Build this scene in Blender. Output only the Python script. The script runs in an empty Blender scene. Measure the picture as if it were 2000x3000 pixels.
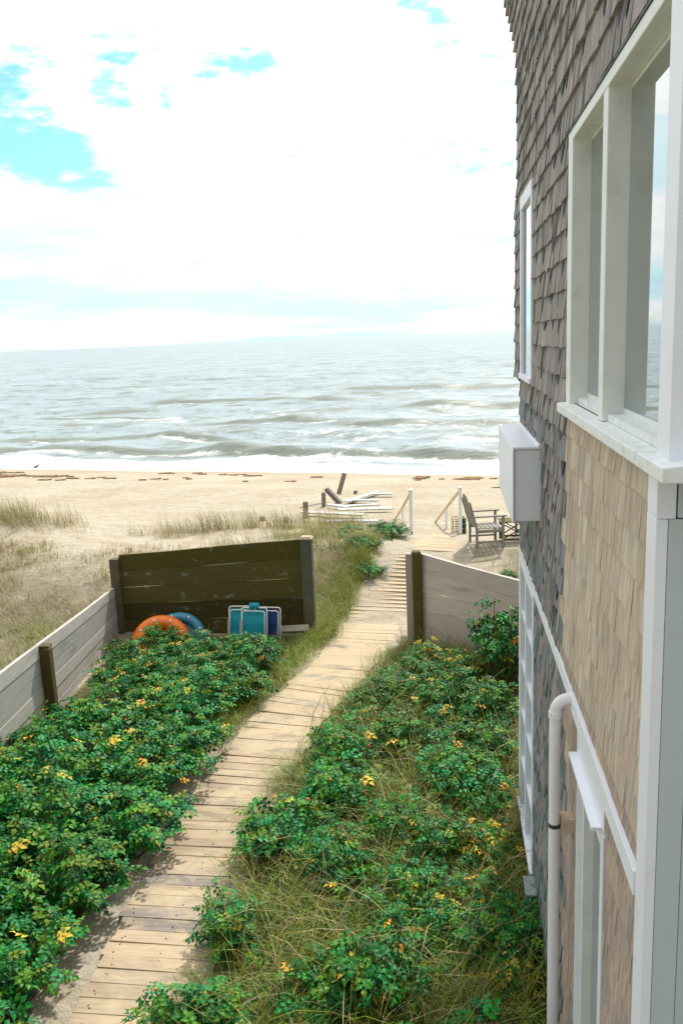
import bpy, math, random
import numpy as np
from mathutils import Vector, Matrix
R = math.radians
random.seed(7)
S = bpy.context.scene
COL = S.collection

# ------------------------------------------------------------------ camera
YAW, PITCH, ROLL = R(7.186), R(11.564), R(2.405)
FPX, EYE = 2500.0, Vector((0, 0, 5.0))
fw = Vector((-math.sin(YAW)*math.cos(PITCH), math.cos(YAW)*math.cos(PITCH), -math.sin(PITCH)))
r0 = Vector((math.cos(YAW), math.sin(YAW), 0)); u0 = r0.cross(fw)
rt = math.cos(ROLL)*r0 - math.sin(ROLL)*u0
up = math.sin(ROLL)*r0 + math.cos(ROLL)*u0
cd = bpy.data.cameras.new('camera'); cam = bpy.data.objects.new('camera', cd); COL.objects.link(cam)
cam.matrix_world = Matrix(((rt.x, up.x, -fw.x, 0), (rt.y, up.y, -fw.y, 0), (rt.z, up.z, -fw.z, EYE.z), (0, 0, 0, 1)))
cd.sensor_fit = 'VERTICAL'; cd.sensor_height = 36; cd.sensor_width = 24; cd.lens = FPX/3000*36
cd.clip_start = 0.05; cd.clip_end = 30000
S.camera = cam
def ray(px, py): return fw + rt*((px-1000)/FPX) - up*((py-1500)/FPX)
def at_z(px, py, z): d = ray(px, py); return EYE + d*((z-EYE.z)/d.z)
def at_y(px, py, y): d = ray(px, py); return EYE + d*(y/d.y)

# ------------------------------------------------------------------ sky and sun
SUN_EL, SUN_AZ = R(50), R(14)            # azimuth measured from +Y towards +X
sd = Vector((math.sin(SUN_AZ)*math.cos(SUN_EL), math.cos(SUN_AZ)*math.cos(SUN_EL), math.sin(SUN_EL)))
W = bpy.data.worlds.new('World'); S.world = W; W.use_nodes = True
nt = W.node_tree; nt.nodes.clear()
def NN(t, **k):
    n = nt.nodes.new(t)
    for a, b in k.items(): setattr(n, a, b)
    return n
def lk(a, b): nt.links.new(a, b)
def wmath(op, a, b=None, clamp=False):
    n = NN('ShaderNodeMath', operation=op, use_clamp=clamp)
    for i, v in enumerate((a, b)):
        if v is None: continue
        if hasattr(v, 'node'): lk(v, n.inputs[i])
        else: n.inputs[i].default_value = v
    return n.outputs[0]
sky = NN('ShaderNodeTexSky', sky_type='NISHITA', sun_disc=False, sun_elevation=SUN_EL, sun_rotation=SUN_AZ,
         altitude=0, air_density=1.0, dust_density=1.0, ozone_density=1.5)
out = NN('ShaderNodeOutputWorld')
tc = NN('ShaderNodeTexCoord')
dirv = tc.outputs['Generated']
# stretched cloud noise on the sky directions
mp = NN('ShaderNodeMapping'); mp.inputs['Scale'].default_value = (1.0, 1.0, 2.6); lk(dirv, mp.inputs['Vector'])
n1 = NN('ShaderNodeTexNoise'); n1.inputs['Scale'].default_value = 7.5; n1.inputs['Detail'].default_value = 10; n1.inputs['Roughness'].default_value = .64
n1.inputs['Distortion'].default_value = .25
lk(mp.outputs[0], n1.inputs['Vector'])
n3 = NN('ShaderNodeTexNoise'); n3.inputs['Scale'].default_value = 26; n3.inputs['Detail'].default_value = 8; n3.inputs['Roughness'].default_value = .6; n3.inputs['Distortion'].default_value = .4; lk(mp.outputs[0], n3.inputs['Vector'])
def lobe(px, py, rad, soft):
    """1 near the sky direction first seen at px,py, falling to 0"""
    d = ray(px, py).normalized()
    dp = NN('ShaderNodeVectorMath', operation='DOT_PRODUCT'); lk(dirv, dp.inputs[0]); dp.inputs[1].default_value = d
    mr = NN('ShaderNodeMapRange'); mr.interpolation_type = 'SMOOTHSTEP'
    mr.inputs['From Min'].default_value = math.cos(R(rad+soft)); mr.inputs['From Max'].default_value = math.cos(R(max(rad-soft, 0)))
    lk(dp.outputs['Value'], mr.inputs['Value']); return mr.outputs[0]
gaps = None
for px, py, rad, soft, k in ((10, 340, 1.6, 1.5, .52), (110, 385, 1.6, 1.5, .50), (200, 410, 1.1, 1.1, .38), (330, 300, 1.1, 1.2, .42), (450, 305, 1.2, 1.2, .30), (720, 150, 1.1, 1.1, .24), (630, 215, 1.0, 1.0, .20),
                             (1265, 100, 1.0, 1.0, .21), (280, 20, 2.4, 2.3, .08)):
    v = wmath('MULTIPLY', lobe(px, py, rad, soft), k)
    gaps = v if gaps is None else wmath('MAXIMUM', gaps, v)
cov = wmath('SUBTRACT', wmath('ADD', wmath('ADD', wmath('MULTIPLY', n1.outputs['Fac'], 1.7), -.17), wmath('MULTIPLY', wmath('SUBTRACT', n3.outputs['Fac'], .5), .55)), wmath('MULTIPLY', gaps, .93))
cl = NN('ShaderNodeMapRange'); cl.interpolation_type = 'SMOOTHSTEP'
cl.inputs['From Min'].default_value = .30; cl.inputs['From Max'].default_value = .58; lk(cov, cl.inputs['Value'])
# thin streaky veil low over the horizon
mp2 = NN('ShaderNodeMapping'); mp2.inputs['Scale'].default_value = (2.0, 2.0, 16.0); mp2.inputs['Rotation'].default_value = (0, R(2), 0); lk(dirv, mp2.inputs['Vector'])
n2 = NN('ShaderNodeTexNoise'); n2.inputs['Scale'].default_value = 1.6; n2.inputs['Detail'].default_value = 7; n2.inputs['Roughness'].default_value = .55
lk(mp2.outputs[0], n2.inputs['Vector'])
sunlobe = NN('ShaderNodeVectorMath', operation='DOT_PRODUCT'); lk(dirv, sunlobe.inputs[0]); sunlobe.inputs[1].default_value = sd
sl = wmath('MULTIPLY', wmath('ADD', sunlobe.outputs['Value'], 1.0), .5)      # 0 away from the sun .. 1 towards it
sl3 = wmath('POWER', sl, 2.2)
bright = wmath('ADD', wmath('MULTIPLY', sl3, 1.03), .35)
sep = NN('ShaderNodeSeparateXYZ'); lk(dirv, sep.inputs[0])
low = NN('ShaderNodeMapRange'); low.inputs['From Min'].default_value = .0; low.inputs['From Max'].default_value = .42; low.inputs['To Min'].default_value = 1; low.inputs['To Max'].default_value = 0
lk(sep.outputs['Z'], low.inputs['Value'])
streak = NN('ShaderNodeMapRange'); streak.interpolation_type = 'SMOOTHSTEP'
streak.inputs['From Min'].default_value = .40; streak.inputs['From Max'].default_value = .64; lk(n2.outputs['Fac'], streak.inputs['Value'])
dim = wmath('MULTIPLY', wmath('SUBTRACT', 1.0, streak.outputs[0]), wmath('ADD', wmath('MULTIPLY', low.outputs[0], .9), .08))
ccol = NN('ShaderNodeMix', data_type='RGBA'); ccol.inputs['A'].default_value = (1.0, .985, .965, 1); ccol.inputs['B'].default_value = (.56, .83, .93, 1); lk(dim, ccol.inputs['Factor'])
cbr = NN('ShaderNodeVectorMath', operation='SCALE'); lk(ccol.outputs['Result'], cbr.inputs[0]); lk(bright, cbr.inputs['Scale'])
skyb = NN('ShaderNodeVectorMath', operation='MULTIPLY'); lk(sky.outputs[0], skyb.inputs[0]); skyb.inputs[1].default_value = (.082, .138, .126)
mx = NN('ShaderNodeMix', data_type='RGBA'); lk(cl.outputs[0], mx.inputs['Factor']); lk(skyb.outputs[0], mx.inputs['A']); lk(cbr.outputs[0], mx.inputs['B'])
bgn = NN('ShaderNodeBackground'); lk(mx.outputs['Result'], bgn.inputs['Color']); bgn.inputs['Strength'].default_value = .92
lk(bgn.outputs[0], out.inputs['Surface'])
W.cycles.sampling_method = 'MANUAL'; W.cycles.sample_map_resolution = 512

ld = bpy.data.lights.new('sun', 'SUN'); ld.energy = 3.2; ld.angle = R(2.5); ld.color = (1, .95, .86)
sun = bpy.data.objects.new('sun', ld); COL.objects.link(sun); sun.location = sd*60
sun.rotation_euler = (-sd).to_track_quat('-Z', 'Y').to_euler()

S.view_settings.view_transform = 'Standard'; S.view_settings.look = 'None'
S.view_settings.exposure = 0.58; S.view_settings.gamma = 1.0
S.cycles.max_bounces = 6; S.cycles.transparent_max_bounces = 4
S.cycles.use_denoising = True

# ------------------------------------------------------------------ helpers
def tag(o, label=None, cat=None, group=None, kind=None):
    for k, v in (('label', label), ('category', cat), ('group', group), ('kind', kind)):
        if v: o[k] = v
    return o
def empty(name, loc, rz=0.0, label=None, cat=None, group=None):
    o = bpy.data.objects.new(name, None); COL.objects.link(o); o.location = loc; o.rotation_euler = (0, 0, rz); o.empty_display_size = .2
    return tag(o, label, cat, group)
class MB:
    def __init__(s): s.v = []; s.f = []; s.c = []; s.m = []
    def add(s, vs, fs, col=(.5, .5, .5), m=0):
        b = len(s.v); s.v.extend(tuple(p) for p in vs)
        for q in fs: s.f.append(tuple(i+b for i in q)); s.c.append(col); s.m.append(m)
    def hexa(s, p, col=(.5, .5, .5), m=0):       # 8 points: bottom ring 0-3, top ring 4-7
        s.add(p, [(3, 2, 1, 0), (4, 5, 6, 7), (0, 1, 5, 4), (1, 2, 6, 5), (2, 3, 7, 6), (3, 0, 4, 7)], col, m)
    def box(s, a, b, col=(.5, .5, .5), m=0):
        (x0, y0, z0), (x1, y1, z1) = a, b
        x0, x1 = min(x0, x1), max(x0, x1); y0, y1 = min(y0, y1), max(y0, y1); z0, z1 = min(z0, z1), max(z0, z1)
        s.hexa([(x0, y0, z0), (x1, y0, z0), (x1, y1, z0), (x0, y1, z0), (x0, y0, z1), (x1, y0, z1), (x1, y1, z1), (x0, y1, z1)], col, m)
    def bar(s, p, q, w, h, col=(.5, .5, .5), side=None, m=0):   # square bar p->q, w across, h in the other direction
        p, q = Vector(p), Vector(q); d = (q-p).normalized()
        sv = Vector(side) if side else (d.cross(Vector((0, 0, 1))) if abs(d.z) < .95 else Vector((1, 0, 0)))
        sv = (sv - d*sv.dot(d)).normalized(); uv = sv.cross(d).normalized()
        pts = []
        for c in (p, q):
            for i, j in ((-1, -1), (1, -1), (1, 1), (-1, 1)): pts.append(c + sv*(i*w/2) + uv*(j*h/2))
        s.hexa(pts, col, m)
    def tube(s, path, r, n=8, col=(.5, .5, .5), caps=True, m=0):
        path = [Vector(p) for p in path]; b = len(s.v); k = len(path)
        rr = r if isinstance(r, (list, tuple)) else [r]*k
        prev = None
        for i, p in enumerate(path):
            d = (path[min(i+1, k-1)] - path[max(i-1, 0)]).normalized()
            if prev is None:
                a = d.orthogonal().normalized()
            else:
                a = (prev - d*prev.dot(d)).normalized()
            prev = a; c = d.cross(a)
            for j in range(n):
                t = 2*math.pi*j/n; s.v.append(tuple(p + (a*math.cos(t) + c*math.sin(t))*rr[i]))
        for i in range(k-1):
            for j in range(n):
                s.f.append((b+i*n+j, b+i*n+(j+1) % n, b+(i+1)*n+(j+1) % n, b+(i+1)*n+j)); s.c.append(col); s.m.append(m)
        if caps:
            s.f.append(tuple(b+j for j in reversed(range(n)))); s.c.append(col); s.m.append(m)
            s.f.append(tuple(b+(k-1)*n+j for j in range(n))); s.c.append(col); s.m.append(m)
    def ball(s, c, r, col, nu=6, nv=4, sc=(1, 1, 1)):
        c = Vector(c); b = len(s.v)
        for i in range(nv+1):
            t = math.pi*i/nv
            for j in range(nu):
                f = 2*math.pi*j/nu
                s.v.append((c.x+r*sc[0]*math.sin(t)*math.cos(f), c.y+r*sc[1]*math.sin(t)*math.sin(f), c.z+r*sc[2]*math.cos(t)))
        for i in range(nv):
            for j in range(nu):
                s.f.append((b+i*nu+j, b+(i+1)*nu+j, b+(i+1)*nu+(j+1) % nu, b+i*nu+(j+1) % nu)); s.c.append(col); s.m.append(0)
    def mesh(s, name, mats, smooth=False):
        me = bpy.data.meshes.new(name); me.from_pydata(s.v, [], s.f)
        if not isinstance(mats, (list, tuple)): mats = [mats]
        for m in mats: me.materials.append(m)
        if len(mats) > 1: me.polygons.foreach_set('material_index', s.m)
        at = me.attributes.new('col', 'FLOAT_COLOR', 'FACE')
        arr = np.ones((len(s.f), 4), np.float32); arr[:, :3] = np.array(s.c, np.float32).reshape(-1, 3); at.data.foreach_set('color', arr.ravel())
        if smooth: me.polygons.foreach_set('use_smooth', [True]*len(s.f))
        me.update(); return me
    def build(s, name, mats, parent=None, smooth=False, bevel=0):
        o = bpy.data.objects.new(name, s.mesh(name, mats, smooth)); COL.objects.link(o)
        if parent is not None: o.parent = parent
        if bevel:
            b = o.modifiers.new('bevel', 'BEVEL'); b.width = bevel; b.segments = 2; b.limit_method = 'ANGLE'
        return o
def link_copy(o, parent=None):
    c = o.copy(); COL.objects.link(c)
    if parent is not None: c.parent = parent
    for ch in list(o.children): link_copy(ch, c)
    return c

# value noise in numpy
def vnoise(x, y, seed=0):
    xi = np.floor(x).astype(np.int64); yi = np.floor(y).astype(np.int64); xf = x-xi; yf = y-yi
    def h(a, b):
        n = (a*374761393 + b*668265263 + seed*144665) & 0x7fffffff
        n = ((n ^ (n >> 13))*1274126177) & 0x7fffffff
        return ((n ^ (n >> 16)) & 0xffff)/65535.0
    u = xf*xf*(3-2*xf); w = yf*yf*(3-2*yf)
    return (h(xi, yi)*(1-u)+h(xi+1, yi)*u)*(1-w) + (h(xi, yi+1)*(1-u)+h(xi+1, yi+1)*u)*w
def fbm(x, y, seed=0, o=4):
    t = 0; a = .5
    for i in range(o): t = t + a*vnoise(x*2**i+17.3*i, y*2**i-9.1*i, seed+i); a *= .5
    return t
def sstep(a, b, x): t = np.clip((x-a)/(b-a), 0, 1); return t*t*(3-2*t)

# ------------------------------------------------------------------ materials
class M:
    def __init__(s, name):
        s.m = bpy.data.materials.new(name); s.m.use_nodes = True; s.t = s.m.node_tree; s.t.nodes.clear()
        s.out = s.n('ShaderNodeOutputMaterial'); s.b = s.n('ShaderNodeBsdfPrincipled'); s.l(s.b.outputs[0], s.out.inputs[0])
        s.tc = s.n('ShaderNodeTexCoord')
    def n(s, t, **k):
        n = s.t.nodes.new(t)
        for a, b in k.items(): setattr(n, a, b)
        return n
    def l(s, a, b): s.t.links.new(a, b)
    def noise(s, scale, detail=5, rough=.55, stretch=(1, 1, 1), dist=0.0, coord='Object'):
        mp = s.n('ShaderNodeMapping'); mp.inputs['Scale'].default_value = stretch; s.l(s.tc.outputs[coord], mp.inputs[0])
        n = s.n('ShaderNodeTexNoise'); n.inputs['Scale'].default_value = scale; n.inputs['Detail'].default_value = detail
        n.inputs['Roughness'].default_value = rough; n.inputs['Distortion'].default_value = dist; s.l(mp.outputs[0], n.inputs['Vector']); return n.outputs['Fac']
    def ramp(s, fac, stops):
        r = s.n('ShaderNodeValToRGB'); e = r.color_ramp.elements
        while len(e) < len(stops): e.new(.5)
        for q, (p, c) in zip(e, stops): q.position = p; q.color = c if len(c) == 4 else (*c, 1)
        s.l(fac, r.inputs[0]); return r.outputs[0]
    def mix(s, fac, a, b, mode='MIX'):
        m = s.n('ShaderNodeMix', data_type='RGBA', blend_type=mode)
        for k, v in (('Factor', fac), ('A', a), ('B', b)):
            if hasattr(v, 'node'): s.l(v, m.inputs[k])
            else: m.inputs[k].default_value = v if not isinstance(v, tuple) or len(v) == 4 else (*v, 1)
        return m.outputs['Result']
    def attr(s, name='col'):
        a = s.n('ShaderNodeAttribute'); a.attribute_name = name; return a.outputs['Color'] if name == 'col' else a.outputs['Fac']
    def math(s, op, a, b=0.0, clamp=False):
        m = s.n('ShaderNodeMath', operation=op, use_clamp=clamp)
        for i, v in enumerate((a, b)):
            if hasattr(v, 'node'): s.l(v, m.inputs[i])
            else: m.inputs[i].default_value = v
        return m.outputs[0]
    def rng(s, v, a, b, c=0.0, d=1.0):
        m = s.n('ShaderNodeMapRange'); s.l(v, m.inputs['Value'])
        for k, q in (('From Min', a), ('From Max', b), ('To Min', c), ('To Max', d)): m.inputs[k].default_value = q
        return m.outputs[0]
    def base(s, c):
        if hasattr(c, 'node'): s.l(c, s.b.inputs['Base Color'])
        else: s.b.inputs['Base Color'].default_value = (*c, 1)
    def set(s, **k):
        for a, v in k.items():
            i = s.b.inputs[a.replace('_', ' ')]
            if hasattr(v, 'node'): s.l(v, i)
            else: i.default_value = v
    def bump(s, h, strength=.3, dist=.01):
        b = s.n('ShaderNodeBump'); b.inputs['Strength'].default_value = strength; b.inputs['Distance'].default_value = dist
        s.l(h, b.inputs['Height']); s.l(b.outputs[0], s.b.inputs['Normal']); return b
def mat_attr(name, rough=.8, n=None, amt=.35, stretch=(1, 1, 1), bump=.3, spec=.3, translucent=0.0):
    """colour from the 'col' face attribute, broken up by a procedural grain"""
    q = M(name); c = q.attr()
    g = q.noise(n or 20, 6, .6, stretch)
    c2 = q.mix(1.0, c, q.ramp(g, [(.25, (1-amt,)*3), (.75, (1+amt*.6,)*3)]), 'MULTIPLY')
    q.base(c2); q.set(Roughness=rough, Specular_IOR_Level=spec)
    if bump: q.bump(g, bump, .006)
    if translucent:
        tr = q.n('ShaderNodeBsdfTranslucent'); q.l(c2, tr.inputs[0]); ms = q.n('ShaderNodeMixShader'); ms.inputs[0].default_value = translucent
        q.l(q.b.outputs[0], ms.inputs[1]); q.l(tr.outputs[0], ms.inputs[2]); q.l(ms.outputs[0], q.out.inputs[0])
    return q.m
def mat_paint(name, col, rough=.45, dirt=.12, n=6):
    q = M(name); g = q.noise(n, 6, .65); h = q.noise(70, 3, .5, (1, 1, .15))
    c = q.mix(q.rng(g, .5, .75, 0, dirt), col, (col[0]*.45, col[1]*.42, col[2]*.33)); q.base(c)
    q.set(Roughness=rough, Specular_IOR_Level=.4); q.bump(h, .12, .004); return q.m
WHITE = mat_paint('white_paint', (.84, .88, .96), .45, .10)
CREAM = mat_paint('cream_window_paint', (.80, .83, .79), .5, .22)
SILLP = mat_paint('worn_sill_paint', (.80, .85, .85), .55, .45, 14)
WHITE_SHADE = mat_paint('shaded_white_paint', (.52, .59, .62), .5, .08)  # white paint greyed, shade of the near end wall put into the colour
PVC = mat_paint('white_plastic_pipe', (.84, .85, .88), .3, .05)
SHIN = mat_attr('cedar_shingle', .85, 26, .45, (1, 1, .10), .45, .2)
BOARD = mat_attr('weathered_board', .85, 9, .4, (1, 1, 1), .3, .2)
def fence_mat():
    q = M('weathered_fence_wood'); c = q.attr()
    g = q.noise(9, 6, .6, (.35, .35, 5)); sp = q.noise(5, 5, .62, (1, 1, 1.6)); kn = q.noise(2.2, 4, .6, (.5, .5, 2.5))
    c = q.mix(1.0, c, q.ramp(g, [(.25, (.80,)*3), (.75, (1.12,)*3)]), 'MULTIPLY')
    c = q.mix(q.rng(sp, .60, .72, 0, .55), c, (.40, .40, .37)); c = q.mix(q.rng(kn, .58, .72, 0, .4), c, (.10, .12, .11))
    q.base(c); q.set(Roughness=.9, Specular_IOR_Level=.15); q.bump(g, .4, .008); return q.m
FENCE = fence_mat()
LEAF = None
def leaf_mat(name, rough, tr, spec):
    q = M(name); c = q.attr(); oi = q.n('ShaderNodeObjectInfo'); hs = q.n('ShaderNodeHueSaturation')
    q.l(c, hs.inputs['Color']); q.l(q.rng(oi.outputs['Random'], 0, 1, .80, 1.18), hs.inputs['Value']); q.l(q.rng(oi.outputs['Random'], 0, 1, .49, .51), hs.inputs['Hue'])
    q.base(hs.outputs[0]); q.set(Roughness=rough, Specular_IOR_Level=spec)
    t = q.n('ShaderNodeBsdfTranslucent'); q.l(hs.outputs[0], t.inputs[0]); ms = q.n('ShaderNodeMixShader'); ms.inputs[0].default_value = tr
    q.l(q.b.outputs[0], ms.inputs[1]); q.l(t.outputs[0], ms.inputs[2]); q.l(ms.outputs[0], q.out.inputs[0]); return q.m
LEAF = leaf_mat('rose_leaf', .45, .14, .20)
GRASS = leaf_mat('grass_blade', .5, .25, .35)
STEM = mat_attr('bush_stem', .9, 30, .4, bump=0)
HIP = mat_attr('rose_hip_skin', .35, 30, .15, bump=0, spec=.5)
def glass_mat():
    q = M('window_glass'); q.base((.035, .05, .05)); q.set(Roughness=.015, IOR=2.1, Specular_IOR_Level=.5); bb = q.bump(q.noise(1.3, 2, .4), .015, .01)
    gl_ = q.n('ShaderNodeBsdfGlossy'); gl_.inputs['Roughness'].default_value = .012; gl_.inputs['Color'].default_value = (.93, .98, 1, 1); q.l(bb.outputs[0], gl_.inputs['Normal'])
    fr_ = q.n('ShaderNodeFresnel'); fr_.inputs['IOR'].default_value = 2.6; ms = q.n('ShaderNodeMixShader'); q.l(q.rng(fr_.outputs[0], 0, 1, .1, 1.0), ms.inputs[0])
    q.l(q.b.outputs[0], ms.inputs[1]); q.l(gl_.outputs[0], ms.inputs[2]); q.l(ms.outputs[0], q.out.inputs[0]); return q.m
GLASS = glass_mat()
DARK = mat_paint('dark_metal', (.05, .06, .06), .5, .0)

# ------------------------------------------------------------------ ground
def ground_h(x, y):
    x = np.asarray(x, float); y = np.asarray(y, float)
    s = y + .22*x
    h = .5*sstep(14.3, 18.2, y)
    far = np.interp(s, [-50, 18.6, 20.5, 24, 30, 38, 41.3, 48, 70], [0, 0, -.22, -.55, -1.0, -1.95, -2.27, -2.9, -4.5])
    h = h + far
    h = h + .55*np.exp(-(((x+10.8)/2.6)**2+((y-19.0)/1.8)**2)) + .35*np.exp(-(((x+7.5)/2.2)**2+((y-16.3)/1.6)**2)) + .25*np.exp(-(((x+3.2)/2.2)**2+((y-17.6)/1.5)**2))
    h = h + .14*(fbm(x*.55, y*.55, 3)-.47)*sstep(14, 16, y)*(1-sstep(36, 41, s)) + .05*(fbm(x*1.6, y*1.6, 9)-.47)*(1-sstep(35, 41, s))
    return h
def gz(x, y): return float(ground_h(x, y))
def grid_mesh(name, xs, ys, hf, mat):
    X, Y = np.meshgrid(xs, ys); Z = hf(X, Y); n, m = X.shape
    me = bpy.data.meshes.new(name); V = np.stack([X, Y, Z], -1).reshape(-1, 3)
    i = np.arange((n-1)*(m-1)); a = (i//(m-1))*m + i % (m-1); F = np.stack([a, a+1, a+m+1, a+m], -1)
    me.vertices.add(len(V)); me.vertices.foreach_set('co', V.astype(np.float32).ravel())
    me.loops.add(F.size); me.loops.foreach_set('vertex_index', F.astype(np.int32).ravel())
    me.polygons.add(len(F)); me.polygons.foreach_set('loop_start', np.arange(0, F.size, 4, dtype=np.int32)); me.polygons.foreach_set('loop_total', np.full(len(F), 4, np.int32))
    me.update(calc_edges=True); me.polygons.foreach_set('use_smooth', [True]*len(F)); me.materials.append(mat)
    o = bpy.data.objects.new(name, me); COL.objects.link(o); return o, X, Y, Z
def sand_mat():
    q = M('beach_sand'); big = q.noise(.35, 5, .6); mid = q.noise(2.2, 6, .65, (1, 1.6, 1)); fine = q.noise(60, 4, .7)
    c = q.ramp(big, [(.3, (.395, .34, .245)), (.7, (.50, .455, .36))])
    c = q.mix(q.rng(mid, .45, .68, 0, .55), c, (.32, .24, .135)); m2 = q.noise(9, 5, .7, (.6, 1.3, 1)); c = q.mix(1.0, c, q.ramp(m2, [(.3, (.80,)*3), (.7, (1.14,)*3)]), 'MULTIPLY')
    c = q.mix(1.0, c, q.ramp(fine, [(.2, (.75,)*3), (.8, (1.15,)*3)]), 'MULTIPLY')
    wet = q.attr('wet'); c = q.mix(wet, c, (.30, .22, .13))
    ground_dark = q.attr('litter_shade'); lm = q.mix(q.rng(mid, .35, .65), (.045, .042, .015), (.12, .105, .04))  # dark litter tone also carries the painted shade under the bushes
    c = q.mix(ground_dark, c, lm)
    q.base(c); q.set(Roughness=q.rng(wet, 0, 1, .95, .35), Specular_IOR_Level=.25)
    h = q.math('ADD', q.math('MULTIPLY', q.noise(5, 6, .7), 1.0), q.math('MULTIPLY', fine, .12)); q.bump(h, .8, .09); return q.m
SAND = sand_mat()
def bd_left(y): return np.interp(y, [0, 5.4, 6.7, 8.5, 10.5, 12, 13.5, 16.4, 18.5], [-3.02, -3.00, -2.94, -2.90, -2.68, -2.22, -1.98, -1.60, -1.25])
def bd_right(y): return np.interp(y, [0, 5.4, 6.7, 8.5, 10.5, 12, 13.5, 16.4, 18.5], [-1.86, -1.86, -1.86, -1.86, -1.64, -1.22, -.92, -.60, -.30])
xs = np.unique(np.concatenate([np.linspace(-400, -60, 12), np.linspace(-60, -16, 60), np.arange(-16, 6, .12), np.linspace(6, 60, 40), np.linspace(60, 400, 10)]))
ys = np.unique(np.concatenate([np.linspace(-60, 2, 14), np.arange(2, 30, .13), np.linspace(30, 56, 70), np.linspace(56, 90, 8)]))
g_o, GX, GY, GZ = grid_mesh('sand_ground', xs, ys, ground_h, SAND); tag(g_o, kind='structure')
sx = GY + .22*GX
wet = sstep(38.6, 41.0, sx + 1.6*(fbm(GX*.12, GY*.3, 5)-.5))*.85
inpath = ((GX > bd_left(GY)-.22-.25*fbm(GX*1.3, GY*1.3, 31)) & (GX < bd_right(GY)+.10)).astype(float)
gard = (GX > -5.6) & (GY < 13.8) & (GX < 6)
ground_dark = np.where(gard, .95, 0.0)*(1-inpath)  # garden floor: undergrowth shade painted in along with leaf litter
ground_dark = np.where((GX < -5.5) & (GY < 17.6), .62*sstep(.30, .52, fbm(GX*.8, GY*.8, 12))*sstep(17.5, 14.5, GY), ground_dark)
ground_dark = np.where((GY >= 13.8) & (GY < 19) & (GX > -6) & (GX < bd_left(GY)-.1), .6*sstep(.35, .55, fbm(GX*.9, GY*.9, 14)), ground_dark)
ground_dark = np.where((GY > 14.2) & (GY < 17.6) & (GX > .45), .55*sstep(.36, .5, fbm(GX*1.2, GY*1.2, 15)), ground_dark)
for nm, arr in (('wet', wet), ('litter_shade', ground_dark)):
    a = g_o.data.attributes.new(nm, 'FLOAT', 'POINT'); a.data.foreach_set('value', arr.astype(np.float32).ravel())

# ------------------------------------------------------------------ sea
SEA = -1.78
def sea_mat():
    q = M('sea_water'); foam = q.attr('foam')
    big = q.noise(.05, 4, .6); c = q.ramp(big, [(.3, (.28, .35, .385)), (.7, (.37, .435, .46))])
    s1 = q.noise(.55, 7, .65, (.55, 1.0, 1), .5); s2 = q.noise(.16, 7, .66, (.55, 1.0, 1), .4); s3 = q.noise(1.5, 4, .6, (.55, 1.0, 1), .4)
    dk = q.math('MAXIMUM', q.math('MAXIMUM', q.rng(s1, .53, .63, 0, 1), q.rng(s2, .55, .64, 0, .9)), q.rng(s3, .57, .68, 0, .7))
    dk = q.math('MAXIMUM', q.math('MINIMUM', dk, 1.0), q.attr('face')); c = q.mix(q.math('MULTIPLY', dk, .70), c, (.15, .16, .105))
    fo = q.math('ADD', q.math('MULTIPLY', q.noise(1.3, 8, .72, (.7, 1.1, 1), .4), .55), q.math('MULTIPLY', q.noise(.30, 8, .7, (.5, .9, 1), .4), .45))
    fm = q.rng(q.math('ADD', q.math('MULTIPLY', foam, 1.25), q.math('MULTIPLY', q.math('SUBTRACT', fo, .5), 1.7)), .34, .56)
    fm = q.math('MAXIMUM', q.math('MINIMUM', fm, 1.0), 0.0)
    c = q.mix(fm, c, (.86, .88, .88)); q.base(c)
    q.set(Roughness=q.rng(fm, 0, 1, .10, .8), IOR=1.33, Specular_IOR_Level=.5)
    h = q.math('ADD', q.math('MULTIPLY', q.noise(.9, 6, .62, (.55, 1.5, 1), .3), 1.0), q.math('MULTIPLY', q.noise(.18, 3, .5, (.5, 1.6, 1)), 2.2))
    bp_ = q.bump(h, .7, .30)
    gl_ = q.n('ShaderNodeBsdfGlossy'); gl_.inputs['Roughness'].default_value = .16; q.l(bp_.outputs[0], gl_.inputs['Normal'])
    fr_ = q.n('ShaderNodeFresnel'); fr_.inputs['IOR'].default_value = 1.33; q.l(bp_.outputs[0], fr_.inputs['Normal'])
    q.set(Specular_IOR_Level=0.0, Roughness=.9)
    fac = q.math('MULTIPLY', q.rng(fr_.outputs[0], 0, 1, .02, .40), q.math('SUBTRACT', 1.0, fm)); ms = q.n('ShaderNodeMixShader'); q.l(fac, ms.inputs[0])
    q.l(q.b.outputs[0], ms.inputs[1]); q.l(gl_.outputs[0], ms.inputs[2]); q.l(ms.outputs[0], q.out.inputs[0]); return q.m
rows = [37.0]
while rows[-1] < 230: rows.append(rows[-1]*1.0058)
while rows[-1] < 16000: rows.append(rows[-1]*1.045)
rows = np.array(rows); ths = np.tan(np.radians(np.linspace(-44, 30, 430)))
Yg = np.repeat(rows[:, None], len(ths), 1); Xg = Yg*ths[None, :]
sg = Yg + .22*Xg
rng = np.random.RandomState(4)
Zs = np.zeros_like(Yg)
fade = 1/(1+(Yg/260.0)**2)
for i in range(26):
    lam = 1.3*1.14**i*rng.uniform(.9, 1.1); ang = rng.normal(R(-8), .42); k = 2*math.pi/lam
    ph = k*(Xg*math.sin(ang)+Yg*math.cos(ang)) + rng.uniform(0, 6.28) + 2.5*fbm(Xg/(lam*4), Yg/(lam*3), 40+i, 2)
    amp = .0165*lam**.62*(.35+1.3*fbm(Xg/(lam*3.5), Yg/(lam*3), 90+i, 2))
    Zs += amp*(1-np.abs(np.sin(ph/2)))*2*np.where(lam < Yg*.02, 0, 1) - amp*.7
shore_fade = sstep(41.5, 47, sg); Zs *= fade*(.15+.85*shore_fade)
foam = np.zeros_like(Yg); face = np.zeros_like(Yg)
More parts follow.
